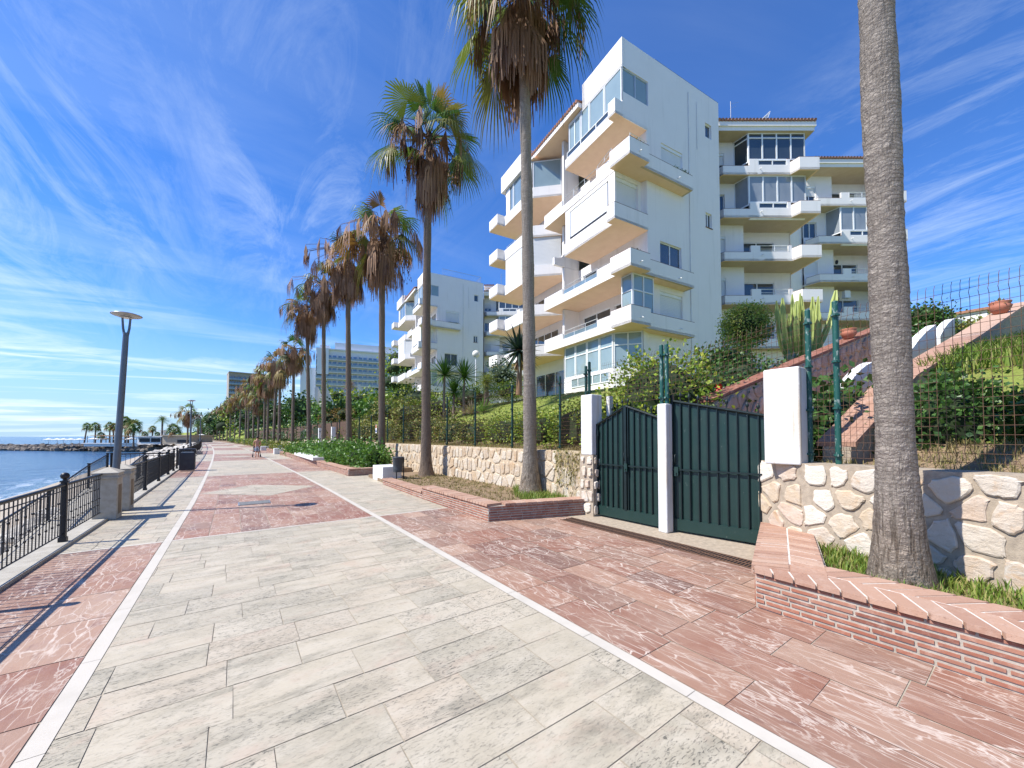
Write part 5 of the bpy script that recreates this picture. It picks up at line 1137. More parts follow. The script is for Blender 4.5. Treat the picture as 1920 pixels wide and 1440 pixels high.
m=MB(); stones(m,9.6,1.9,.36,.30,lambda u,v,w_:(7.95+u*.9934,ya(7.95+u*.9934)-w_,za(7.95+u)-2.0+v),.02,.04); loc(m,'side_stones',M['stone_brown'],gs)
slope_wall([7.9,17.6],lambda x:ya(x)-.03,za,.42,.06,M['brick'],'coping')
PB=[(6.98,1.55,1.62),(8.56,1.14,2.66),(12,.70,3.72),(15.7,.30,4.86),(18,.1,5.5)]
yb=lambda x:lerp([(p[0],p[1]) for p in PB],x); zb=lambda x:lerp([(p[0],p[2]) for p in PB],x)
xs=[p[0] for p in PB]
slope_wall(xs,lambda x:yb(x)+.03,lambda x:zb(x)-.07,.32,1.5,M['mortar'],'lower_wall'); slope_wall(xs,lambda x:yb(x)-.02,zb,.44,.066,M['captile'],'coping')
def wedge(x0,x1,y0,y1,zl,zr,zb_,th=.16):
    m=MB(); n=8; top=[]
    for i in range(n+1):
        f=i/n; top.append((x0+(x1-x0)*f,y0+(y1-y0)*f,zl+(zr-zl)*f+.07*math.sin(math.pi*f)))
    vs=[(x,y,zb_) for x,y,z in top]+top+[(x,y+th,zb_) for x,y,z in top]+[(x,y+th,z) for x,y,z in top]; k=n+1
    m.add(vs,[(i,i+1,k+i+1,k+i) for i in range(n)]+[(2*k+i+1,2*k+i,3*k+i,3*k+i+1) for i in range(n)]+[(k+i,k+i+1,3*k+i+1,3*k+i) for i in range(n)]+[(0,k,3*k,2*k),(n,2*k+n,3*k+n,k+n)])
    loc(m,'white_parapet',M['white2'],gs)
wedge(7.55,8.5,2.35,2.22,1.95,2.3,.9); wedge(9.2,10.4,2.12,1.98,2.62,3.2,1.6); wedge(10.8,12.0,1.95,1.83,3.1,3.72,2.2); wedge(12.45,13.6,1.74,1.45,3.62,4.38,2.9); wedge(14.2,15.3,1.45,1.3,4.2,4.8,3.5)
m=MB()
for i in range(22): x=7.2+i*.42; m.box(x,x+.44,yb(x)+.3,ya(x),1.1,za(x)-1.15+.0)
loc(m,'steps',M['captile'],gs)
def pot(x,y,z,label,s=1):
    t=T('terracotta_pot',label,'pot',(x,y,z)); m=MB(); m.lathe((0,0,0),[(.001,0),(.13*s,0),(.22*s,.15*s),(.245*s,.24*s),(.20*s,.28*s),(.235*s,.33*s),(.24*s,.36*s),(.20*s,.36*s),(.18*s,.28*s),(.001,.27*s)],18); m.build('pot',M['pot'],t)
    m=MB(); spikes(m,Vector((0,0,.28*s)),26,.33*s,.02,10,85,.3); m.build('plant',M['leaf_olive'],t)
pot(14.75,ya(14.75)+.15,za(14.75),'terracotta pot on the coping of the brown stone stair wall, left of the thick trunk',.8); pot(15.2,yb(15.2)+.2,zb(15.2),'terracotta pot on the upper coping at the right edge',.8)

# ------------------------------------------------------------------ people
def skin(name,verts,edges,rad,mat,par,root=0,lv=2):
    me=bpy.data.meshes.new(name); me.from_pydata(verts,edges,[]); o=bpy.data.objects.new(name,me); COL.objects.link(o); o.parent=par; me.materials.append(mat)
    o.modifiers.new('skin','SKIN'); d=me.skin_vertices[0].data
    for i,r in enumerate(rad): d[i].radius=(r,r) if not hasattr(r,'__len__') else r
    for i in range(len(rad)): d[i].use_root=(i==root)
    s=o.modifiers.new('s','SUBSURF'); s.levels=s.render_levels=lv; return o
def person(x,y,z,rz,h,label,top,bottom,hair,group=None,bare=False,push=False,stride=.16):
    t=T('person',label,'person',(x,y,z),rz,group); s=h/1.75
    V=[(0,0,.95),(0,.01,1.15),(0,.04,1.36),(0,.06,1.47),(0,.075,1.55),(0,.09,1.65),(0,.085,1.72),
       (.09,0,.90),(.10,stride*.5,.50),(.10,stride,.09),(.10,stride+.12,.035),(-.09,0,.90),(-.10,-stride*.1,.50),(-.10,-stride-.1,.11),(-.10,-stride+.02,.035)]
    E_=[(0,1),(1,2),(2,3),(3,4),(4,5),(5,6),(0,7),(7,8),(8,9),(9,10),(0,11),(11,12),(12,13),(13,14)]
    Rr=[(.14,.10),(.135,.095),(.165,.11),(.09,.08),(.055,.055),(.085,.10),(.06,.07),.095,.062,.042,.035,.095,.062,.042,.035]
    for sx in (1,-1):
        b=len(V)
        if push: V+=[(sx*.20,.05,1.40),(sx*.25,.12,1.14),(sx*.22,.36,1.02),(sx*.20,.45,1.02)]
        else: V+=[(sx*.20,.04,1.40),(sx*.245,.0,1.13),(sx*.24,sx*.10,.90),(sx*.235,sx*.13,.80)]
        E_+=[(2,b),(b,b+1),(b+1,b+2),(b+2,b+3)]; Rr+=[.062,.046,.036,.03]
    V=[tuple(c*s for c in v) for v in V]; Rr=[tuple(c*s for c in r) if hasattr(r,'__len__') else r*s for r in Rr]
    skin('body',V,E_,Rr,M['skin'],t)
    k=lambda i,g:tuple(c*g for c in Rr[i]) if hasattr(Rr[i],'__len__') else Rr[i]*g
    mid=lambda a,b,f:tuple(V[a][j]+(V[b][j]-V[a][j])*f for j in range(3))
    skin('shorts',[V[0],V[7],mid(7,8,.45),V[8],V[11],mid(11,12,.45),V[12],mid(0,1,.35)],[(0,1),(1,2),(2,3),(0,4),(4,5),(5,6),(0,7)],[k(0,1.12),k(7,1.15),.088*s,.08*s,k(11,1.15),.088*s,.08*s,k(0,1.03)],bottom,t)
    if not bare: skin('shirt',[V[0],V[1],V[2],V[3],V[15],V[16],V[19],V[20]],[(0,1),(1,2),(2,3),(2,4),(4,5),(2,6),(6,7)],[k(0,1.05),k(1,1.12),k(2,1.1),k(3,.95),.075*s,.06*s,.075*s,.06*s],top,t,1)
    m=MB(); c=V[5]; m.ball((c[0],c[1]-.02*s,c[2]+.05*s),.098*s,12,8,0,.95,1.1,.95); m.build('hair',hair,t)
    m=MB(); m.ball((c[0],c[1]+.105*s,c[2]-.005*s),.016*s,6,4); [m.ball((c[0]+sx*.09*s,c[1]+.01*s,c[2]),.022*s,6,4,0,.5,1,1.4) for sx in (1,-1)]; m.build('ears_and_nose',M['skin'],t)
    m=MB(); [m.ball((c[0]+sx*.032*s,c[1]+.095*s,c[2]+.02*s),.011*s,6,4) for sx in (1,-1)]; m.box(c[0]-.025*s,c[0]+.025*s,c[1]+.09*s,c[1]+.10*s,c[2]-.05*s,c[2]-.042*s); m.build('eyes_and_mouth',M['dark'],t)
    m=MB()
    for b in (18,22):
        w_=Vector(V[b]); f=Vector((0,.06,-.02))*s if push else Vector((0,.03,-.07))*s
        for q in range(4): o_=Vector(((q-1.5)*.016*s,0,0)); m.tube([w_+o_,w_+o_+f*.6,w_+o_+f*(1.0+.1*(q in (1,2)))+Vector((0,0,-.012*s))],[.010*s,.009*s,.006*s],6)
        m.tube([w_,w_+f*.3+Vector((.03*s*(1 if b==22 else -1),0,0)),w_+f*.7+Vector((.035*s*(1 if b==22 else -1),0,0))],[.011*s,.010*s,.007*s],6)
    m.build('fingers',M['skin'],t)
    return t
hairm=paint('dark_hair',(.03,.022,.016)); 
def plaid():
    t=NT('plaid_shorts'); t.rough(.8); o=t.obj(); a=t.n('ShaderNodeTexChecker'); a.inputs['Scale'].default_value=16; a.inputs['Color1'].default_value=(.62,.66,.70,1); a.inputs['Color2'].default_value=(.10,.16,.26,1); t.l(o,a.inputs['Vector']); t.col(a.outputs['Color']); return t.m
person(1.48,36.7,0,0.0,1.66,'shirtless man in plaid shorts pushing a stroller away along the promenade',None,plaid(),hairm,None,True,True)
t=T('stroller','dark baby stroller pushed by the shirtless man','stroller',(1.48,37.45,0)); m=MB()
for sx in (-.24,.24): m.tube([(sx,-.3,1.02),(sx,.1,.55),(sx,.42,.12)],.014,6); m.tube([(sx,.12,.55),(sx,-.22,.12)],.014,6)
m.tube([(-.24,-.3,1.02),(.24,-.3,1.02)],.016,6); m.build('frame',M['iron'],t)
m=MB(); m.box(-.21,.21,-.05,.35,.42,.50); m.obox((0,-.05,.46),(1,0,0),(0,.94,.34),(0,-.34,.94),(-.21,.21),(-.02,.03),(0,.5)); m.build('seat',paint('navy_fabric',(.03,.05,.09)),t)
m=MB(); m.ball((0,.1,.80),.27,12,8,0,.85,1,.55); m.build('hood',paint('navy_fabric',(.03,.05,.09)),t)
for sx in (-.27,.27):
    for y in (-.22,.42): m=MB(); m.tube([(sx-.025,y,.11),(sx+.025,y,.11)],.11,14); m.build('wheel',M['dark'],t)
FP_='people strolling far along the promenade'
cols=[(.45,.08,.06),(.08,.10,.20),(.55,.55,.52),(.05,.05,.06),(.50,.32,.12),(.10,.22,.30),(.55,.20,.22),(.3,.3,.32)]
for i,(pxx,d) in enumerate([(366,118),(369,122),(373,128),(381.5,112),(386,140),(390,146),(394,150),(398,155)]):
    c=gp(pxx,830,d); person(c.x,c.y,0,rnd.choice([0,math.pi]),1.72,['tiny walker in a red top at the left of the far group','tiny walker in navy beside the red-topped one','tiny walker in pale grey left of the white parasol','tiny dark-clothed walker just below the white parasol','tiny walker in ochre right of the white parasol','tiny walker in teal in the far group','tiny walker in pink in the far group','tiny walker in grey at the right end of the far group'][i],paint('shirt_cloth',cols[i]),paint('trouser_cloth',cols[(i+3)%8]),hairm,FP_)
# ------------------------------------------------------------------ beach club
def parasol(x,y,z,r,h,label,group=None,mat='canvas'):
    t=T('parasol',label,'parasol',(x,y,z),0,group); m=MB(); m.tube([(0,0,0),(0,0,h)],.035,6); m.build('pole',M['wood'],t)
    m=MB(); n=8; vs=[(0,0,h+.05)]+[(r*math.cos(6.283*k/n),r*math.sin(6.283*k/n),h-.42*r/1.4) for k in range(n)]+[(r*.99*math.cos(6.283*k/n),r*.99*math.sin(6.283*k/n),h-.42*r/1.4-.16) for k in range(n)]
    m.add(vs,[(0,1+k,1+(k+1)%n) for k in range(n)]+[(1+k,1+n+k,1+n+(k+1)%n,1+(k+1)%n) for k in range(n)]); m.build('canopy',M[mat],t)
M['canvas']=paint('white_canvas',(.80,.79,.75),.9); M['awning']=paint('tan_awning',(.70,.47,.28),.9)
for i,x in enumerate((92,108,120,134,150)):
    c=gp(x,835,116); parasol(c.x,c.y,-1.05,1.15,2.1,'%s white beach parasol of the breakwater row, counted from the sea'%ORD[i],'white parasols on the breakwater')
c=gp(379,830,150); parasol(c.x,c.y,-.0,1.7,2.6,'white parasol standing over the far group of walkers')
for i,x in enumerate((100,114,127,141,147)):
    c=gp(x,835.5,114); t=T('sun_lounger','%s dark sun lounger under the breakwater parasols, counted from the sea'%ORD[i],'sun lounger',(c.x,c.y,-1.05),.6,'loungers on the breakwater'); m=MB(); m.box(-.95,.5,-.33,.33,.28,.36); m.obox((.5,0,.32),(.8,0,.6),(0,1,0),(-.6,0,.8),(0,.7),(-.33,.33),(-.04,.04)); m.build('bed',M['bin'],t)
    m=MB(); [m.box(a-.03,a+.03,b-.03,b+.03,0,.28) for a in (-.85,.4) for b in (-.28,.28)]; m.build('legs',M['frame'],t)
def club_box(name,label,x0,x1,ytop,ybot,d,depth,mats,openings=(),roof=None):
    a=gp(x0,ybot,d); b=gp(x1,ybot,d); top=gp(x0,ytop,d).z; z0=a.z; ax=Vector((b.x-a.x,b.y-a.y,0)); L=ax.length; ax/=L; dp=Vector((-ax.y,ax.x,0)); dp=dp if dp.y>0 else -dp
    t=T(name,label,'building',(a.x,a.y,z0)); m=MB(); m.obox((0,0,0),ax,dp,Z,(0,L),(0,depth),(-.15,top-z0)); m.build('walls',mats[0],t)
    for (f0,f1,h0,h1) in openings: m=MB(); m.obox((0,0,0),ax,dp,Z,(f0*L,f1*L),(-.05,.02),(h0*(top-z0),h1*(top-z0))); m.build('window',M['dark'],t)
    m=MB(); m.obox((0,0,top-z0),ax,dp,Z,(-.3,L+.3),(-.5,depth+.3),(.003,.22)); m.build('roof',roof or mats[0],t); return t
club_box('beach_bar','long white beach bar with dark openings behind the boulders',258,305,819,832,108,6,[M['white2']],[(.08,.5,.25,.8),(.55,.92,.25,.8)])
club_box('beach_kiosk','low tan flat-roofed building right of the white beach bar',305,356,817,831,104,8,[plain('tan_plaster',(.42,.36,.27),(.36,.30,.22),2,.9)],[(.55,.98,.05,.45)])
club_box('terrace_wall','low white wall with glass around the beach club terrace',158,258,832,836,112,.4,[M['white2']])
club_box('chimney_block','white chimney block under the date palm on the beach bar roof',301,308,808,820,109,1.0,[M['white2']])
def awning(x0,x1,y,d,label):
    a=gp(x0,y,d); b=gp(x1,y,d); ax=Vector((b.x-a.x,b.y-a.y,0)); L=ax.length; ax/=L; dp=Vector((-ax.y,ax.x,0)); t=T('awning',label,'awning',(a.x,a.y,-1.05)); h=a.z+1.05; m=MB()
    n=6
    for i in range(n): m.obox((0,0,h),ax,dp,Z,(L*i/n,L*(i+1)/n-.02),(-1,4.5),(-.05+.12*math.sin(i*1.7),.02+.12*math.sin(i*1.7)))
    m.build('canopy',M['awning'],t); [(lambda m:(m.tube([ax*L*f+dp*q,ax*L*f+dp*q+Z*h],.06,6),m.build('post',M['wood'],t)))(MB()) for f in (.02,.33,.66,.98) for q in (-.9,4.3)]
awning(170,212,817,113,'sand-coloured awning of the beach club, on the sea side'); awning(214,258,818,111,'sand-coloured awning of the beach club, behind the lamp pole')
for i,(x,lab) in enumerate([(176,'closed white'),(198,'second white'),(223,'third white'),(246,'fourth white')]):
    c=gp(x,835,116); parasol(c.x,c.y,-1.05,1.3,2.3,'%s parasol under the awnings of the beach club'%lab,'parasols of the club terrace')
# ------------------------------------------------------------------ white terraced apartment building
RB=R(6.6)
B0=(16.79,12.99)
FZ=[4.55,7.45,10.35,13.25,16.15,19.05]           # undersides of the storeys, ground storey first
b1=T('apartment_building','nearest white terraced apartment building with balcony undersides coloured salmon as bounced light','apartment building',(B0[0],B0[1],0),-RB)
class Loc:
    pass
def wpt(r,d):
    """right-offset / depth pair -> building plan coordinates"""
    X=r*math.cos(YAW)+d*math.sin(YAW)-B0[0]; Y=-r*math.sin(YAW)+d*math.cos(YAW)-B0[1]
    return (X*math.cos(RB)-Y*math.sin(RB), X*math.sin(RB)+Y*math.cos(RB))
def wall(mb,p,q,z0,z1,holes=(),dep=.16,mi=0):
    """single-sheet wall from p to q (outside on the right when walking p->q) with recessed openings (u0,u1,za,zb)"""
    P=Vector((*p,0)); Q=Vector((*q,0)); L=(Q-P).length; ax=(Q-P)/L; inn=Vector((-ax.y,ax.x,0))
    us=sorted(set([0,L]+[h for H_ in holes for h in H_[:2]])); zs=sorted(set([z0,z1]+[h for H_ in holes for h in H_[2:4]]))
    pt=lambda u,z,w=0:P+ax*u+inn*w+Z*z
    for a,b in zip(us,us[1:]):
        for c,d in zip(zs,zs[1:]):
            um,zm=(a+b)/2,(c+d)/2
            if any(h[0]<um<h[1] and h[2]<zm<h[3] for h in holes): continue
            mb.quad(pt(a,c),pt(b,c),pt(b,d),pt(a,d),mi)
    for h in holes:
        a,b,c,d=h[:4]; mb.quad(pt(a,c),pt(a,d),pt(a,d,dep),pt(a,c,dep),mi); mb.quad(pt(b,d),pt(b,c),pt(b,c,dep),pt(b,d,dep),mi); mb.quad(pt(b,c),pt(a,c),pt(a,c,dep),pt(b,c,dep),mi); mb.quad(pt(a,d),pt(b,d),pt(b,d,dep),pt(a,d,dep),mi)
def window(par,p,q,z0,z1,nm=2,dep=.10,fr='frame',gl='glass',fw=.055,trans=None,kind='window'):
    """framed window between plan points; dep = how far inside the line"""
    P=Vector((*p,0)); Q=Vector((*q,0)); L=(Q-P).length; ax=(Q-P)/L; inn=Vector((-ax.y,ax.x,0)); o=P+inn*dep; m=MB()
    m.obox(o,ax,inn,Z,(0,fw),(0,.06),(z0,z1)); m.obox(o,ax,inn,Z,(L-fw,L),(0,.06),(z0,z1)); m.obox(o,ax,inn,Z,(fw,L-fw),(0,.06),(z0,z0+fw)); m.obox(o,ax,inn,Z,(fw,L-fw),(0,.06),(z1-fw,z1))
    for k in range(1,nm): u=L*k/nm; m.obox(o,ax,inn,Z,(u-fw*.6,u+fw*.6),(-.006,.054),(z0+fw,z1-fw))
    if trans: m.obox(o,ax,inn,Z,(fw,L-fw),(-.004,.05),(trans-fw*.5,trans+fw*.5))
    w_=m.build(kind,M[fr],par); g=MB()
    for k in range(nm):
        a,b=L*k/nm+.01,L*(k+1)/nm-.01; j=rnd.uniform(.028,.036); j2=j+rnd.uniform(-.004,.004)
        g.add([o+ax*a+inn*j+Z*(z0+.01),o+ax*b+inn*j2+Z*(z0+.01),o+ax*b+inn*j2+Z*(z1-.01),o+ax*a+inn*j+Z*(z1-.01)],[(0,1,2,3)])
    g.build('pane',M[gl],w_); return w_
def shutter_(par,p,q,z0,z1,dep=.12):
    P=Vector((*p,0)); Q=Vector((*q,0)); L=(Q-P).length; ax=(Q-P)/L; inn=Vector((-ax.y,ax.x,0)); m=MB(); m.obox(P+inn*dep,ax,inn,Z,(.06,L-.06),(0,.03),(z0,z1-.18)); o=m.build('roller_shutter',M['shutter'],par)
    m=MB(); m.obox(P+inn*dep,ax,inn,Z,(0,L),(-.05,.03),(z1-.18,z1)); [m.obox(P+inn*dep,ax,inn,Z,(u,u+.06),(-.02,.03),(z0,z1-.18)) for u in (0,L-.06)]; m.build('shutter_box',M['frame'],o)
def pt_on(p,q,u):
    L=math.hypot(q[0]-p[0],q[1]-p[1]); return (p[0]+(q[0]-p[0])*u/L,p[1]+(q[1]-p[1])*u/L)
def slab(par,poly,z,th=.16,name='balcony_slab'):
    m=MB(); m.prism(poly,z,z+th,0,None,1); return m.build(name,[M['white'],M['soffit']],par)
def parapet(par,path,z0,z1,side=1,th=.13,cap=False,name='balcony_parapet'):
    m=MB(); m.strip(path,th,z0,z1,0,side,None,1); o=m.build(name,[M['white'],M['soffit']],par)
    if cap:
        c=MB(); c.strip(path,th+.02,z1+.001,z1+.028,0,side); c.build('coping',M['coping'],o)
    return o
def railn(par,p,q,z0,z1,glassy=False,nb=3):
    P=Vector((*p,0)); Q=Vector((*q,0)); L=(Q-P).length; ax=(Q-P)/L; m=MB()
    m.bar(P+Z*z1,Q+Z*z1,.028); m.bar(P+Z*(z1-.22),Q+Z*(z1-.22),.018); m.bar(P+Z*(z0+.05),Q+Z*(z0+.05),.018)
    for k in range(nb+1): u=L*k/nb; m.bar(P+ax*u+Z*z0,P+ax*u+Z*z1,.025)
    o=m.build('balcony_rail',M['frame'],par)
    if glassy: g=MB(); g.quad(P+Z*(z0+.06),Q+Z*(z0+.06),Q+Z*(z1-.24),P+Z*(z1-.24)); g.build('pane',M['glass_blue'],o)
def spout(par,x,y,z,dx,dy):
    m=MB(); m.tube([(x,y,z),(x+dx*.14,y+dy*.14,z-.01),(x+dx*.17,y+dy*.17,z-.05)],.022,6); m.build('water_spout',M['white2'],par)
ZTOP=23.55
# main south wall, from the sea-side corner to the wing
W0,W1=(1.85,0),(8.63,0)
hB=(3.05-1.85,4.95-1.85,17.06,18.80); hD=(2.88-1.85,4.74-1.85,11.35,12.95); hE=(2.82-1.85,4.77-1.85,8.42,10.02); hs1=(7.21-1.85,7.85-1.85,20.78,21.70); hs2=(7.13-1.85,7.76-1.85,14.92,15.86)
m=MB(); wall(m,W0,W1,3.2,19.05,[hB,hD,hE,hs2],.16); wall(m,(0,0),(8.63,0),19.05,ZTOP,[(.05,2.02,20.5,21.92),(7.21,7.85,20.78,21.70)],.14)
m.build('south_wall',M['white'],b1)
at=lambda h:((1.85+h[0],0),(1.85+h[1],0))
shutter_(b1,*at(hB),hB[2],hB[3],.10); window(b1,*at(hD),hD[2],hD[3],2,.10); shutter_(b1,*at(hE),hE[2],hE[3],.10)
window(b1,(7.21,0),(7.85,0),20.78,21.70,1,.10); window(b1,*at(hs2),hs2[2],hs2[3],2,.10); window(b1,(.05,0),(2.02,0),20.5,21.92,2,.05,'frame_blue','glass_pale',.07)
m=MB(); m.obox((0,-.02,0),(1,0,0),(0,1,0),Z,(1.85+hs2[0]-.03,1.85+hs2[1]+.03),(-.03,.05),(hs2[2]-.04,hs2[2]-.001)); m.build('window_sill',M['coping'],b1)
m=MB(); m.tube([(5.55,-.03,4.6),(5.55,-.03,22.9)],.028,6); m.tube([(6.35,-.03,19.6),(6.35,-.03,22.6)],.02,6); m.build('drain_pipe',M['white2'],b1)
# planter ledges along the south wall and round the corner: storeys E, D, B
def ledge(z,front_end=7.05):
    out=[(-.35,front_end),(-.33,.32),(-.66,.32),(-.60,-1.05),(.84,-1.05),(.84,-.68),(4.93,-.68),(4.93,.0)]
    slab(b1,[(-.35,front_end),(-.33,.32),(-.66,.32),(-.60,-1.05),(.84,-1.05),(.84,-.68),(4.93,-.68),(4.93,.0),(1.85,.0),(1.85,front_end)],z,.14)
    parapet(b1,[(-.33,1.75),(-.33,.325)],z-.003,z+.86,1); parapet(b1,[(-.33+.13,.32),(-.66,.32),(-.60,-1.05),(.84,-1.05),(.84,-.80)],z-.003,z+.90,1,.13,True,'corner_planter')
    parapet(b1,[(.70,-.68),(4.93,-.68),(4.93,-.002)],z-.004,z+.86,1,.13,True,'wall_planter')
    parapet(b1,[(-.35,5.0),(-.33,1.75)],z-.004,z+.46,1); parapet(b1,[(-.35,front_end),(-.35,5.0)],z-.003,z+.86,1)
    for y in (3.3,): spout(b1,-.35,y,z+.28,-1,0)
    spout(b1,3.6,-.68,z+.30,0,-1); spout(b1,.1,-1.05,z+.34,0,-1)
for k,(z,gl) in enumerate(((FZ[1],True),(FZ[2],True),(FZ[4],False))):
    ledge(z); railn(b1,(-.28,4.95),(-.27,1.8),z+.46,z+1.05 if not gl else z+.98,gl,3)
railn(b1,(-.26,1.7),(-.55,.3),FZ[4]+.9,FZ[4]+1.15,False,2); railn(b1,(-.5,-.98),(.78,-.98),FZ[4]+.92,FZ[4]+1.12,False,2)
# recessed terrace backs of the open storeys
for z,kind in ((FZ[1],0),(FZ[2],1),(FZ[4],2)):
    m=MB(); wall(m,(1.85,6.6),(1.85,0),z,z+2.9,[(1.0,1.0+2.6,z+.16,z+2.35),(4.0,5.9,z+.16,z+2.35)],.1); m.build('terrace_wall',M['white'],b1)
    window(b1,(1.85,5.6),(1.85,3.0),z+.16,z+2.35,2,.05); window(b1,(1.85,2.6),(1.85,.7),z+.16,z+2.35,2,.05)
# closed bays: storeys C and A
zc=FZ[3]; slab(b1,[(-.33,4.8),(-.33,.50),(-.72,.50),(-.70,-.06),(1.85,-.06),(1.85,4.8)],zc,.14)
parapet(b1,[(-.33+.13,.50),(-.72,.50),(-.70,-.06),(1.84,-.06)],zc-.003,zc+.88,1,.13,True,'corner_planter'); parapet(b1,[(1.84,4.8),(-.33,4.8),(-.33,.505)],zc-.003,zc+.80,1)
m=MB(); wall(m,(-.31,.30),(1.70,.30),zc+.14,FZ[4],[(.12,1.75,zc+.98,FZ[4]-.25)],.16); wall(m,(1.70,.30),(1.85,.0),zc+.14,FZ[4]); wall(m,(-.31,4.7),(-.31,.30),zc+.14,FZ[4],[(.45,3.9,zc+.86,FZ[4]-.25)],.08); wall(m,(1.84,4.7),(-.31,4.7),zc+.14,FZ[4]); m.build('bay_wall',M['white'],b1)
shutter_(b1,(-.19,.30),(1.44,.30),zc+.98,FZ[4]-.25,.12); m=MB(); m.obox((-.26,0,0),(0,1,0),(1,0,0),Z,(.9,4.2),(-.03,.0),(zc+1.02,FZ[4]-.3)); m.build('roller_blind',plain('white_blind',(.80,.82,.84),(.74,.77,.80),1,.7),b1)
m=MB(); m.obox((-.262,0,0),(0,1,0),(1,0,0),Z,(1.0,4.1),(-.02,.02),(zc+.90,zc+1.0)); m.build('blind_gap',M['dark'],b1)
za_=FZ[5]; slab(b1,[(-.20,4.85),(-.20,.48),(-.60,.48),(-.58,-.03),(1.9,-.03),(1.9,4.85)],za_-.02,.14)
parapet(b1,[(-.08,.48),(-.60,.48),(-.58,-.03),(-.004,-.03)],za_-.023,za_+.82,1,.13,False,'corner_planter'); m=MB(); m.obox((0,0,0),(1,0,0),(0,1,0),Z,(-.002,1.9),(-.03,.0),(za_-.023,za_+.2)); m.build('bay_skirt',M['white'],b1)
parapet(b1,[(1.84,4.85),(-.20,4.85),(-.20,.485)],za_-.023,za_+.62,1); window(b1,(-.19,4.7),(-.19,.55),za_+.62,za_+1.0,3,.02,'frame','glass',.05)
m=MB(); wall(m,(-.01,4.75),(-.01,.0),za_+.1,za_+.95); wall(m,(1.84,4.75),(-.01,4.75),za_+.1,FZ[5]+2.9); wall(m,(0,4.75),(0,0),21.95,ZTOP if False else 22.05); m.build('bay_wall',M['white'],b1)
for k,(ya_,yb_,gl) in enumerate(((4.7,3.55,'glass_pale'),(3.5,2.75,'glass_pale'),(2.7,1.45,'glass_pale'),(1.4,.08,'glass_pale'))): window(b1,(-.02,ya_),(-.02,yb_),za_+.95,21.95,2 if k==0 else 1,.03,'frame',gl,.06)
# roof block with parapet, tiled eave
m=MB(); m.strip([(0.0,3.35),(0,.0)],.25,21.92,ZTOP+.02,0,1); m.strip([(.0,3.35),(2.2,3.35)],.25,21.95,ZTOP,0,-1); m.build('roof_parapet',M['white'],b1)
m=MB(); m.strip([(8.63,0.002),(2.6,.002)],.25,ZTOP-.002,ZTOP+.035,0,-1); m.build('parapet_coping',M['zinc'],b1)
m=MB(); m.prism([(.2,.02),(8.6,.02),(8.6,13.8),(.2,13.8)],22.3,22.45); m.build('roof_slab',M['white'],b1)
def tile_eave(par,p,q,z,over=.3,rise=.5,run=1.4,n=None):
    """barrel-tile eave: white fascia below, tile courses above; outside on the right of p->q"""
    P=Vector((*p,0)); Q=Vector((*q,0)); L=(Q-P).length; ax=(Q-P)/L; inn=Vector((-ax.y,ax.x,0)); m=MB(); m.obox(P+Z*z,ax,inn,Z,(0,L),(-over,run),(-.30,0)); o=m.build('roof_eave',[M['white']],par); t=MB(); n=n or int(L/.22)
    for k in range(n):
        u=L*(k+.5)/n; a=P+ax*u-inn*(over+.08)+Z*(z+.06); b=P+ax*u+inn*run+Z*(z+.06+rise); t.tube([a,b],[L/n*.46,L/n*.40],6,0,False)
    t.obox(P+Z*(z+.003),ax,(inn+Z*(rise/(run+over))).normalized(),Z,(0,L),(-over,run),(0,.05)); t.build('roof_tiles',M['rooftile'],o)
tile_eave(b1,(-.05,9.2),(-.05,3.40),22.42,.25)
m=MB(); m.quad((-.3,9.2,22.10),(2.3,9.2,22.10),(2.3,3.4,22.10),(-.3,3.4,22.10)); m.build('eave_soffit',M['soffit'],b1)
# fin columns between the two halves
for z0,z1 in ((FZ[4]+.1,22.1),(FZ[2]+.1,FZ[3]+.0),(FZ[3]+.0,FZ[4]),(FZ[1]+.1,FZ[2])):
    m=MB(); n=8; pts=[(-.28,6.05),(1.2,6.05),(1.2,6.35),(-.28,6.35)]
    prof=[(.55,z1-.02),(.55,z0+1.05)]+[(.55-.6*(1-math.cos(a*math.pi/2/n)),z0+1.05-.55*math.sin(a*math.pi/2/n)) for a in range(1,n+1)]+[(-.25,z0+.5),(-.25,z0),(1.85,z0),(1.85,z1-.02)]
    vs=[(x,y,z) for y in (6.0,6.2) for x,z in prof]; k=len(prof); m.add(vs,[tuple(range(k)),tuple(reversed(range(k,2*k)))]+[((i+1)%k,i,k+i,k+(i+1)%k) for i in range(k)]); m.build('curved_fin',M['white'],b1)
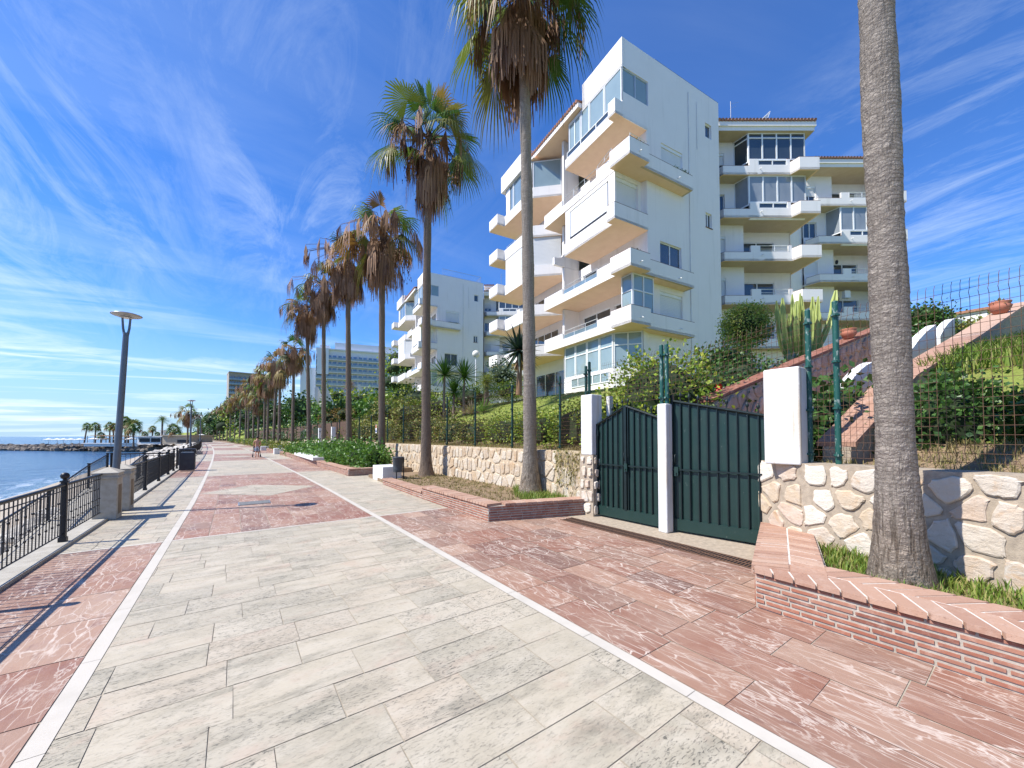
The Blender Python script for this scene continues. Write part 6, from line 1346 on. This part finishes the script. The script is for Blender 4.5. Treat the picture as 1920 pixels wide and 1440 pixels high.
# far half of the sea front
FR=[(1.85,7.0),(-.42,8.5),(-.45,12.75),(1.85,12.75)]
def far_bay(z,closed):
    slab(b1,[(1.9,6.6),(1.2,7.1),(-.42,8.4),(-.47,12.75),(-1.12,12.75),(-1.15,14.2),(1.9,14.2)],z,.14)
    parapet(b1,[(1.85,14.2),(-1.15,14.2),(-1.12,12.75),(-.34,12.75)],z-.003,z+.88,1,.13,False,'corner_planter'); parapet(b1,[(-.46,12.75),(-.42,8.4),(1.2,7.1)],z-.003,z+(.80 if closed else .86),1)
for z,cl in ((FZ[1],0),(FZ[2],0),(FZ[3],1),(FZ[4],0),(FZ[5],1)): far_bay(z,cl)
for z,top,kind in ((FZ[3],FZ[4],'blind'),(FZ[5],21.95,'glass')):
    m=MB(); wall(m,(-.40,12.6),(-.40,11.9),z,top); wall(m,(1.85,12.7),(-.40,12.6),z,top) if False else None; m.build('bay_wall',M['white'],b1)
    if kind=='glass':
        window(b1,(-.40,12.6),(-.40,11.4),z+.80,top,2,.0,'frame','glass_blue',.06); window(b1,(-.40,11.35),(-.40,8.6),z+.80,top,2,.0,'frame','glass_blue',.06); window(b1,(-.36,8.5),(1.25,7.2),z+.80,top-.1,1,.0,'frame','glass_pale',.06)
    else:
        m=MB(); m.strip([(-.43,12.6),(-.40,8.6)],.03,z+.80,top+.1,0,1); m.strip([(-.36,8.48),(1.2,7.2)],.03,z+.85,top,0,1); m.build('roller_blind',[M['shutter']],b1)
m=MB(); m.strip([(2.0,13.05),(-.62,13.05),(-.60,9.3)],.22,21.95,23.25,0,1) if False else m.strip([(-.60,9.35),(-.62,13.05),(2.0,13.05)],.25,21.93,23.25,0,-1); m.strip([(2.0,9.35),(-.36,9.35)],.22,21.95,23.24,0,1); m.build('roof_parapet',M['white'],b1)
m=MB(); m.quad((-.5,13,21.94),(2,13,21.94),(2,8.2,21.94),(-.5,8.2,21.94)); m.build('eave_soffit',M['soffit'],b1)
m=MB()
for z in FZ[1:]: wall(m,(2.0,13.6),(2.0,6.9),z,z+2.9)
wall(m,(2.0,6.9),(1.85,6.6),FZ[0],22.3); wall(m,(8.63,13.8),(2.0,13.6),3,22.4); m.build('rear_walls',M['white'],b1)
for z in (FZ[1],FZ[2],FZ[4]): window(b1,(1.99,12.4),(1.99,8.6),z+.16,z+2.4,4,-.03)
railn(b1,(-.40,12.4),(-.38,8.6),FZ[4]+.86,FZ[4]+1.05,False,3)
# roller awning under storey D far half, corner glass of storey E
m=MB(); m.tube([(-.55,12.2,FZ[2]-.12),(-.5,8.6,FZ[2]-.12)],.07,8); m.build('rolled_awning',M['white2'],b1)
window(b1,(.15,-.50),(1.72,-.50),FZ[1]+.9,FZ[2]-.01,2,.0,'frame','glass_pale',.06,FZ[1]+2.0); window(b1,(.10,.3),(.10,-.48),FZ[1]+.9,FZ[2]-.01,1,.0,'frame','glass_pale',.06,FZ[1]+2.0)
# ground storey: glazed porch, door, wall
zg=3.9
m=MB(); wall(m,(.05,5.35),(.05,.9),zg,5.45); wall(m,(.05,.9),(1.15,-.25),zg,5.45); wall(m,(1.15,-.25),(1.85,.0),zg,FZ[1]); wall(m,(1.85,13.6),(1.85,6.2),zg,FZ[1]); wall(m,(1.85,6.2),(.05,5.35),zg,FZ[1]); m.build('porch_wall',M['white'],b1)
for k in range(4): window(b1,(.05,5.3-k*1.1),(.05,5.3-(k+1)*1.1+.03),5.45,FZ[1],1,.0,'frame','glass_pale',.07,6.75)
window(b1,(.07,.88),(1.13,-.23),5.45,FZ[1],2,.0,'frame','glass_pale',.07,6.75); window(b1,(.05,4.6),(.05,1.2),4.75,5.35,5,-.04,'frame','glass_pale',.06)
window(b1,(.55,5.9),(.12,5.45),4.2,7.0,1,-.02,'frame','glass',.1,6.2,'door'); window(b1,(1.84,11.5),(1.84,7.5),zg+.4,6.6,3,-.03)
m=MB(); m.box(1.855,1.9,.05,.06,4,5); 
m=MB(); m.obox((0,-.012,0),(1,0,0),(0,1,0),Z,(4.5,5.1),(-.03,.0),(5.0,5.6)); m.build('meter_box',M['dark'],b1)
# plants on the ledges
for x0,x1,y,z,kk in ((-.4,.5,-.9,FZ[4]+.92,16),(3.1,4.7,-.55,FZ[4]+.90,26),(-.3,.3,-.8,FZ[2]+.94,14)):
    m=MB()
    for k in range(kk): spikes(m,Vector((rnd.uniform(x0,x1),y+rnd.uniform(-.06,.06),z-.05)),9,rnd.uniform(.15,.36),.022,5,80,.35)
    m.build('balcony_plants',M['leaf_dark' if kk==26 else 'leaf_olive'],b1)
# --- right-hand wing facing the camera
def wing(sec_r,d0,floors,eave,box_end,kinds,rl):
    r0,r1=sec_r
    for k,z in enumerate(floors):
        c=.5 if box_end else 0
        path=[wpt(r0,d0+.75),wpt(r0+.45,d0),wpt(r1-1.55,d0),wpt(r1-1.3,d0-.5),wpt(r1,d0-.5),wpt(r1,d0+2.4)]
        slab(b1,path+[wpt(r0,d0+2.4)],z,.14,'wing_slab')
        par_path=[path[0],path[1],pt_on(path[1],path[2],1.75)]
        parapet(b1,par_path,z-.003,z+.58,1,.13,True); a=pt_on(path[1],path[2],1.75); b=pt_on(path[1],path[2],2.35); c_=pt_on(path[1],path[2],(r1-1.55-r0-.45)-.05)
        parapet(b1,[a,b],z-.004,z+1.02,1); e=pt_on(path[1],path[2],4.25)
        parapet(b1,[b,c_ if False else e],z-.003,z+.62,1); parapet(b1,[e,path[2]],z-.004,z+1.04,1,.13,True)
        parapet(b1,[path[2],path[3],path[4],path[5]],z-.003,z+.82,1,.13,True,'corner_planter')
        if kinds[k]!='glass': railn(b1,b,e,z+.62,z+1.0,False,2)
        else: window(b1,b,e,z+.62,z+1.0,2,.02,'frame','glass',.05)
        P=wpt(r0+2.9,d0); spout(b1,P[0],P[1],z+.38,-math.sin(YAW-RB)*1.0,-math.cos(YAW-RB)); 
        m=MB(); A=wpt(r0,d0+.95); B=wpt(r0+2.3,d0+.95); C=wpt(r0+2.3,d0+1.9); D=wpt(r1-.3,d0+1.9)
        wall(m,A,B,z,z+2.9,[(.05,1.05,z+.95,z+2.15)],.12); wall(m,B,C,z,z+2.9); wall(m,C,D,z,z+2.9,[(.3,2.7,z+.16,z+2.2)],.1); m.build('terrace_wall',M['white'],b1)
        if k in (1,2,4): shutter_(b1,pt_on(A,B,.05),pt_on(A,B,1.05),z+.95 if k<3 else z+1.35,z+2.15,.08); 
        window(b1,pt_on(A,B,.05),pt_on(A,B,1.05),z+.95,z+2.15,2 if k!=1 else 1,.10,'frame','glass_curtain' if k==1 else 'glass')
        window(b1,pt_on(C,D,.3),pt_on(C,D,2.7),z+.16,z+2.2,2,.05)
        if kinds[k]=='glass':
            g='glass_curtain' if k==3 else 'glass'; s=wpt(r0+2.2,d0+.1); e2=wpt(r1-.45,d0+.1); window(b1,s,e2,z+1.06,z+2.9,4,.0,'frame',g,.07,z+2.55 if k==4 else None); window(b1,wpt(r0+1.7,d0+.95),s,z+.9,z+2.9,1,.0,'frame',g,.07,z+2.55 if k==4 else None); window(b1,e2,wpt(r1-.45,d0+1.9),z+.9,z+2.9,2,.0,'frame',g,.07)
        elif k==2:
            m=MB(); Q0=wpt(r0+2.2,d0+.12); Q1=wpt(r1-.6,d0+.12); m.tube([(*Q0,z+2.86),(*Q1,z+2.86)],.07,8); m.build('rolled_awning',M['white2'],b1)
    zt=floors[-1]+2.9; tile_eave(b1,wpt(r0,d0+.25),wpt(r1+.1,d0+.25),zt+.55,.45,.6,1.6); 
    m=MB(); m.prism([wpt(r0,d0-.1),wpt(r1+.05,d0-.1),wpt(r1+.05,d0+2.5),wpt(r0,d0+2.5)],zt-.005,zt+.25,0,None,1); m.build('roof_slab',[M['white'],M['soffit_tan']],b1)
w0=len(b1.children)
wing((13.55,20.0),24.95,FZ[1:],22.6,True,['open','open','open','glass','glass'],0)
wing((22.6,29.2),28.4,[z for z in FZ[1:]],22.4,True,['open','open','open','glass','open'],1)
m=MB(); wall(m,wpt(19.7,26.9),wpt(22.7,29.6),2.5,22.3); wall(m,wpt(13.5,25.6),wpt(20,25.6),2.0,FZ[1],[(.3,1.3,4.9,6.2),(2.4,5.6,4.0,6.6)],.12); wall(m,wpt(22.6,29.2),wpt(29.2,29.2),2.0,FZ[1],[(1,2,5.0,6.2),(2.6,5.8,4.2,6.5)],.12); wall(m,wpt(29.2,28.6),wpt(29.2,38),2.0,22.3); wall(m,wpt(29.2,38),(8.63,13.8),2,22.3); wall(m,wpt(19.7,24.9+1.9),wpt(19.7,26.9),2,22.3); m.build('wing_walls',M['white'],b1)
ga,gb=wpt(13.5,25.6),wpt(20,25.6); window(b1,pt_on(ga,gb,.3),pt_on(ga,gb,1.3),4.9,6.2,2,.08); window(b1,pt_on(ga,gb,2.4),pt_on(ga,gb,5.6),4.0,6.6,3,.08,'frame','glass_curtain'); ga,gb=wpt(22.6,29.2),wpt(29.2,29.2); window(b1,pt_on(ga,gb,1),pt_on(ga,gb,2),5.0,6.2,1,.08,'frame','dark'); window(b1,pt_on(ga,gb,2.6),pt_on(ga,gb,5.8),4.2,6.5,3,.08,'frame','glass_curtain')
m=MB(); m.prism([wpt(13.4,27.2),wpt(29.2,30.8),wpt(29.2,38),(8.6,13.8),(8.6,.1)],22.2,22.35); m.build('roof_slab',M['white'],b1)
for o in list(b1.children)[w0:]:                      # the wing's balcony undersides get a duller tan bounced-light tint
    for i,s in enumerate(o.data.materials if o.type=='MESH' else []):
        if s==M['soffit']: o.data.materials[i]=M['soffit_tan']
# roof-top bits
P=wpt(14.1,27.5); m=MB(); m.prism([wpt(13.5,27),wpt(14.9,27),wpt(14.9,29),wpt(13.5,29)],22.3,24.0); m.build('stair_head',M['white'],b1); tile_eave(b1,wpt(13.45,27),wpt(15.0,27),24.15,.25,.4,1.0)
m=MB(); m.prism([wpt(15.9,26.6),wpt(16.3,26.6),wpt(16.3,27.1),wpt(15.9,27.1)],22.9,24.1); m.build('chimney',M['white2'],b1)
m=MB(); P=wpt(16.0,27.4); m.tube([(*P,22.5),(*P,26.2)],.025,6); 
for zz,l in ((26.0,.6),(25.7,.4)): Q=wpt(16.0+l,27.4); m.bar((*P,zz),(*Q,zz+.15),.012)
m.build('antenna',M['zinc'],b1)
m=MB(); a,b=wpt(16.4,26.9),wpt(17.2,26.9); c,d=wpt(18.6,26.2),wpt(17.9,26.2); A,B,C,D=(*wpt(16.6,26.9),23.2),(*wpt(16.8,27.9),23.2),(*wpt(18.6,27.7),24.85),(*wpt(18.4,26.7),24.85)
m.quad(A,B,C,D); m.bar(A,D,.05,1); m.bar(B,C,.05,1); m.bar(D,(*wpt(17.8,26.8),23.2),.04,1); m.bar(C,(*wpt(18.6,27.2),23.2),.04,1); m.build('solar_panel',[M['frame_blue'],M['frame']],b1)
for r_,z_ in ((16.5,FZ[1]+2.1),(25.6,FZ[2]+2.0)):
    m=MB(); A=wpt(r_,25.85+ (3.4 if r_>20 else 0)); m.obox((*A,z_),(math.cos(YAW-RB),-math.sin(YAW-RB),0),(math.sin(YAW-RB),math.cos(YAW-RB),0),Z,(0,.42),(-.05,.25),(0,.55)); m.build('air_conditioner',[M['frame']],b1)
for r_,d_,z_ in ((15.9,25.84,FZ[4]+1.9),(15.85,25.84,FZ[5]+1.5),(25.1,29.3,FZ[3]+1.9),(25.1,29.3,FZ[2]+1.9)):
    m=MB(); A=wpt(r_,d_); m.ball((*A,z_),.11,8,6,0,1,1,1.6); m.build('wall_lantern',M['dark'],b1)
# second building: the same design further along
b2=copy_tree(b1); b2.location=(B0[0]+3.16,B0[1]+34.5,0); b2['label']='second white terraced apartment building, smaller in view, behind the third palm'; b2['group']=b1['group']='twin white terraced apartment buildings'
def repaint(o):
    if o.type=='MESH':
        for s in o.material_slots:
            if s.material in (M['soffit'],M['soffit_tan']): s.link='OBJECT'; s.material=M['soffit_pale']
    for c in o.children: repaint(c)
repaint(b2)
m=MB(); 
for x0,y0,x1,y1 in ((2.6,.3,8.4,.3),(8.4,.3,8.4,6)):
    P=Vector((x0,y0,ZTOP)); Q=Vector((x1,y1,ZTOP)); m.bar(P+Z*1.0,Q+Z*1.0,.03); m.bar(P+Z*.1,Q+Z*.1,.02)
    for k in range(36): m.bar(P.lerp(Q,k/35)+Z*.1,P.lerp(Q,k/35)+Z*1.0,.012)
m.build('roof_railing',M['zinc'],b2)
m=MB(); m.prism([(5,3),(9,3),(9,8),(5,8)],22.4,24.6); m.build('roof_house',M['white'],b2); 
# ------------------------------------------------------------------ hotel and tower block
def facade_block(name,label,pxl,pxr,dl,dr,ytop_l,z0,fl_h,nfl,bays,wallm,bandm,glassm,left_blank=.0,depth=16,extra=True):
    A=gp(pxl,818,dl); B=gp(pxr,818,dr); A.z=B.z=0; ax=(B-A); L=ax.length; ax/=L; inn=Vector((-ax.y,ax.x,0)); inn=inn if inn.y>0 else -inn
    ztop=EYE+(818-ytop_l)/720*dl; t=T(name,label,'hotel' if extra else 'tower block',(A.x,A.y,z0)); H_=ztop-z0; base=ztop-z0-nfl*fl_h-2.0
    m=MB(); m.obox((0,0,0),ax,inn,Z,(0,L),(1.6,depth),(-8,H_)); wm=m; nw=0; rest=MB()
    u0=L*left_blank+.05
    for f in range(nfl):
        z=base+f*fl_h
        m=MB(); m.obox((0,0,0),ax,inn,Z,(u0,L),(0,1.58),(z,z+.42)); m.build('balcony_band',bandm,t)
        m=MB(); m.obox((0,0,0),ax,inn,Z,(u0,L),(.05,.09),(z+.44,z+1.30)); m.build('balcony_glass',M['glass_blue'],t)
        w_=wm; bw=(L-u0)/bays
        for k in range(bays):
            a=u0+k*bw; w_.obox((0,0,0),ax,inn,Z,(a,a+.16),(.1,1.58),(z+.42,z+fl_h))
            g=MB()
            for q in range(2): g.obox((0,0,0),ax,inn,Z,(a+.5+q*(bw*.45),a+.5+q*(bw*.45)+bw*.32),(1.53,1.57),(z+.5,z+2.5))
            if nw<100: g.build('window',glassm,t); nw+=1
            else: rest.add(g.v,g.f)
    wm.build('walls',wallm,t)
    if rest.f: o=rest.build('windows',glassm,t); o['kind']='stuff'
    m=MB(); m.obox((0,0,0),ax,inn,Z,(-.1,L+.1),(.5,depth),(H_+.003,H_+.6)); m.build('roof',wallm,t)
    return t,ax,inn,L,H_
tbl=glass('blue_hotel_glass',(.13,.26,.46),.08,.8)
hwall=plain('hotel_render',(.66,.68,.72),(.60,.62,.67),.3,.8); hband=plain('hotel_band',(.66,.62,.59),(.58,.55,.52),.4,.8)
t,ax,inn,L,H_=facade_block('hotel','large white hotel with rows of blue-glass balconies beyond the palms',590,890,180,210,652,3,3.05,9,17,hwall,hband,tbl,.0)
m=MB(); m.obox((0,0,0),ax,inn,Z,(8,L*.55),(3,12),(H_+.6,H_+4.2)); m.obox((0,0,0),ax,inn,Z,(L*.50,L*.52),(2.0,4),(H_+.6,H_+5.6)); m.obox((0,0,0),ax,inn,Z,(1.5,5.8),(2,9),(H_+.61,H_+2.2)); m.build('roof_house',hwall,t)
m=MB(); m.obox((0,0,0),ax,inn,Z,(.5,5.5),(-.1,1.5),(H_-12.0,H_+.5)); m.build('blank_bay',hwall,t); m=MB(); m.obox((0,0,0),ax,inn,Z,(L*.46,L*.475),(-.35,1.5),(6,H_-.5)); m.build('blank_bay',hwall,t)
m=MB(); m.obox((0,0,0),ax,inn,Z,(-6.5,-.02),(2,15),(-8,H_-9)); m.build('side_block',hwall,t)
m=MB(); [m.box(x,x+.5,-1,2,-2,4.5) for x in ()]; 
tt,ax,inn,L,H_=facade_block('tower_block','tan tower block with blue windows rising behind the crowded far palms',427,520,250,268,697,0,3.1,12,9,plain('tan_concrete',(.40,.35,.29),(.33,.29,.24),.3,.9),plain('tan_band',(.34,.29,.24),(.28,.24,.2),.3,.9),tbl,.0,18,False)
# white villa wall pieces in the trees below the hotel
for i,(x,y,d,h) in enumerate([(589,748,66,3.0),(604,746,66,3.2),(669,737,70,2.6)]):
    c=gp(x,y+10,d); m=MB(); m.obox((0,0,0),(1,-.3,0),(.3,1,0),Z,(0,.5),(0,.4),(-1,h)); vs=[(.5,0,-.5),(1.9,-.4,-.5),(.5,0,h)]; m.add(vs+[(a+.1,b+.35,c_) for a,b,c_ in vs],[(0,1,2),(5,4,3),(0,3,4,1),(1,4,5,2),(2,5,3,0)]); o=m.build('garden_wall',M['white2'],None,tuple(c)); tag(o,['left sloping white wall piece in the trees below the hotel','taller sloping white wall piece in the trees below the hotel','sloping white wall piece right of the brown-headed palm'][i],'wall')
c=gp(905,640,120); 
hv=T('villa','small white villa roof glimpsed above the hedge right of the thick trunk','house',tuple(gp(1790,610,32))); m=MB(); m.box(-1.5,2.5,-2,2,-4,.55); m.build('walls',M['white2'],hv); m=MB(); m.prism([(-1.7,-2.2),(2.7,-2.2),(2.7,2.2),(-1.7,2.2)],.553,.75); m.build('roof',M['rooftile'],hv)
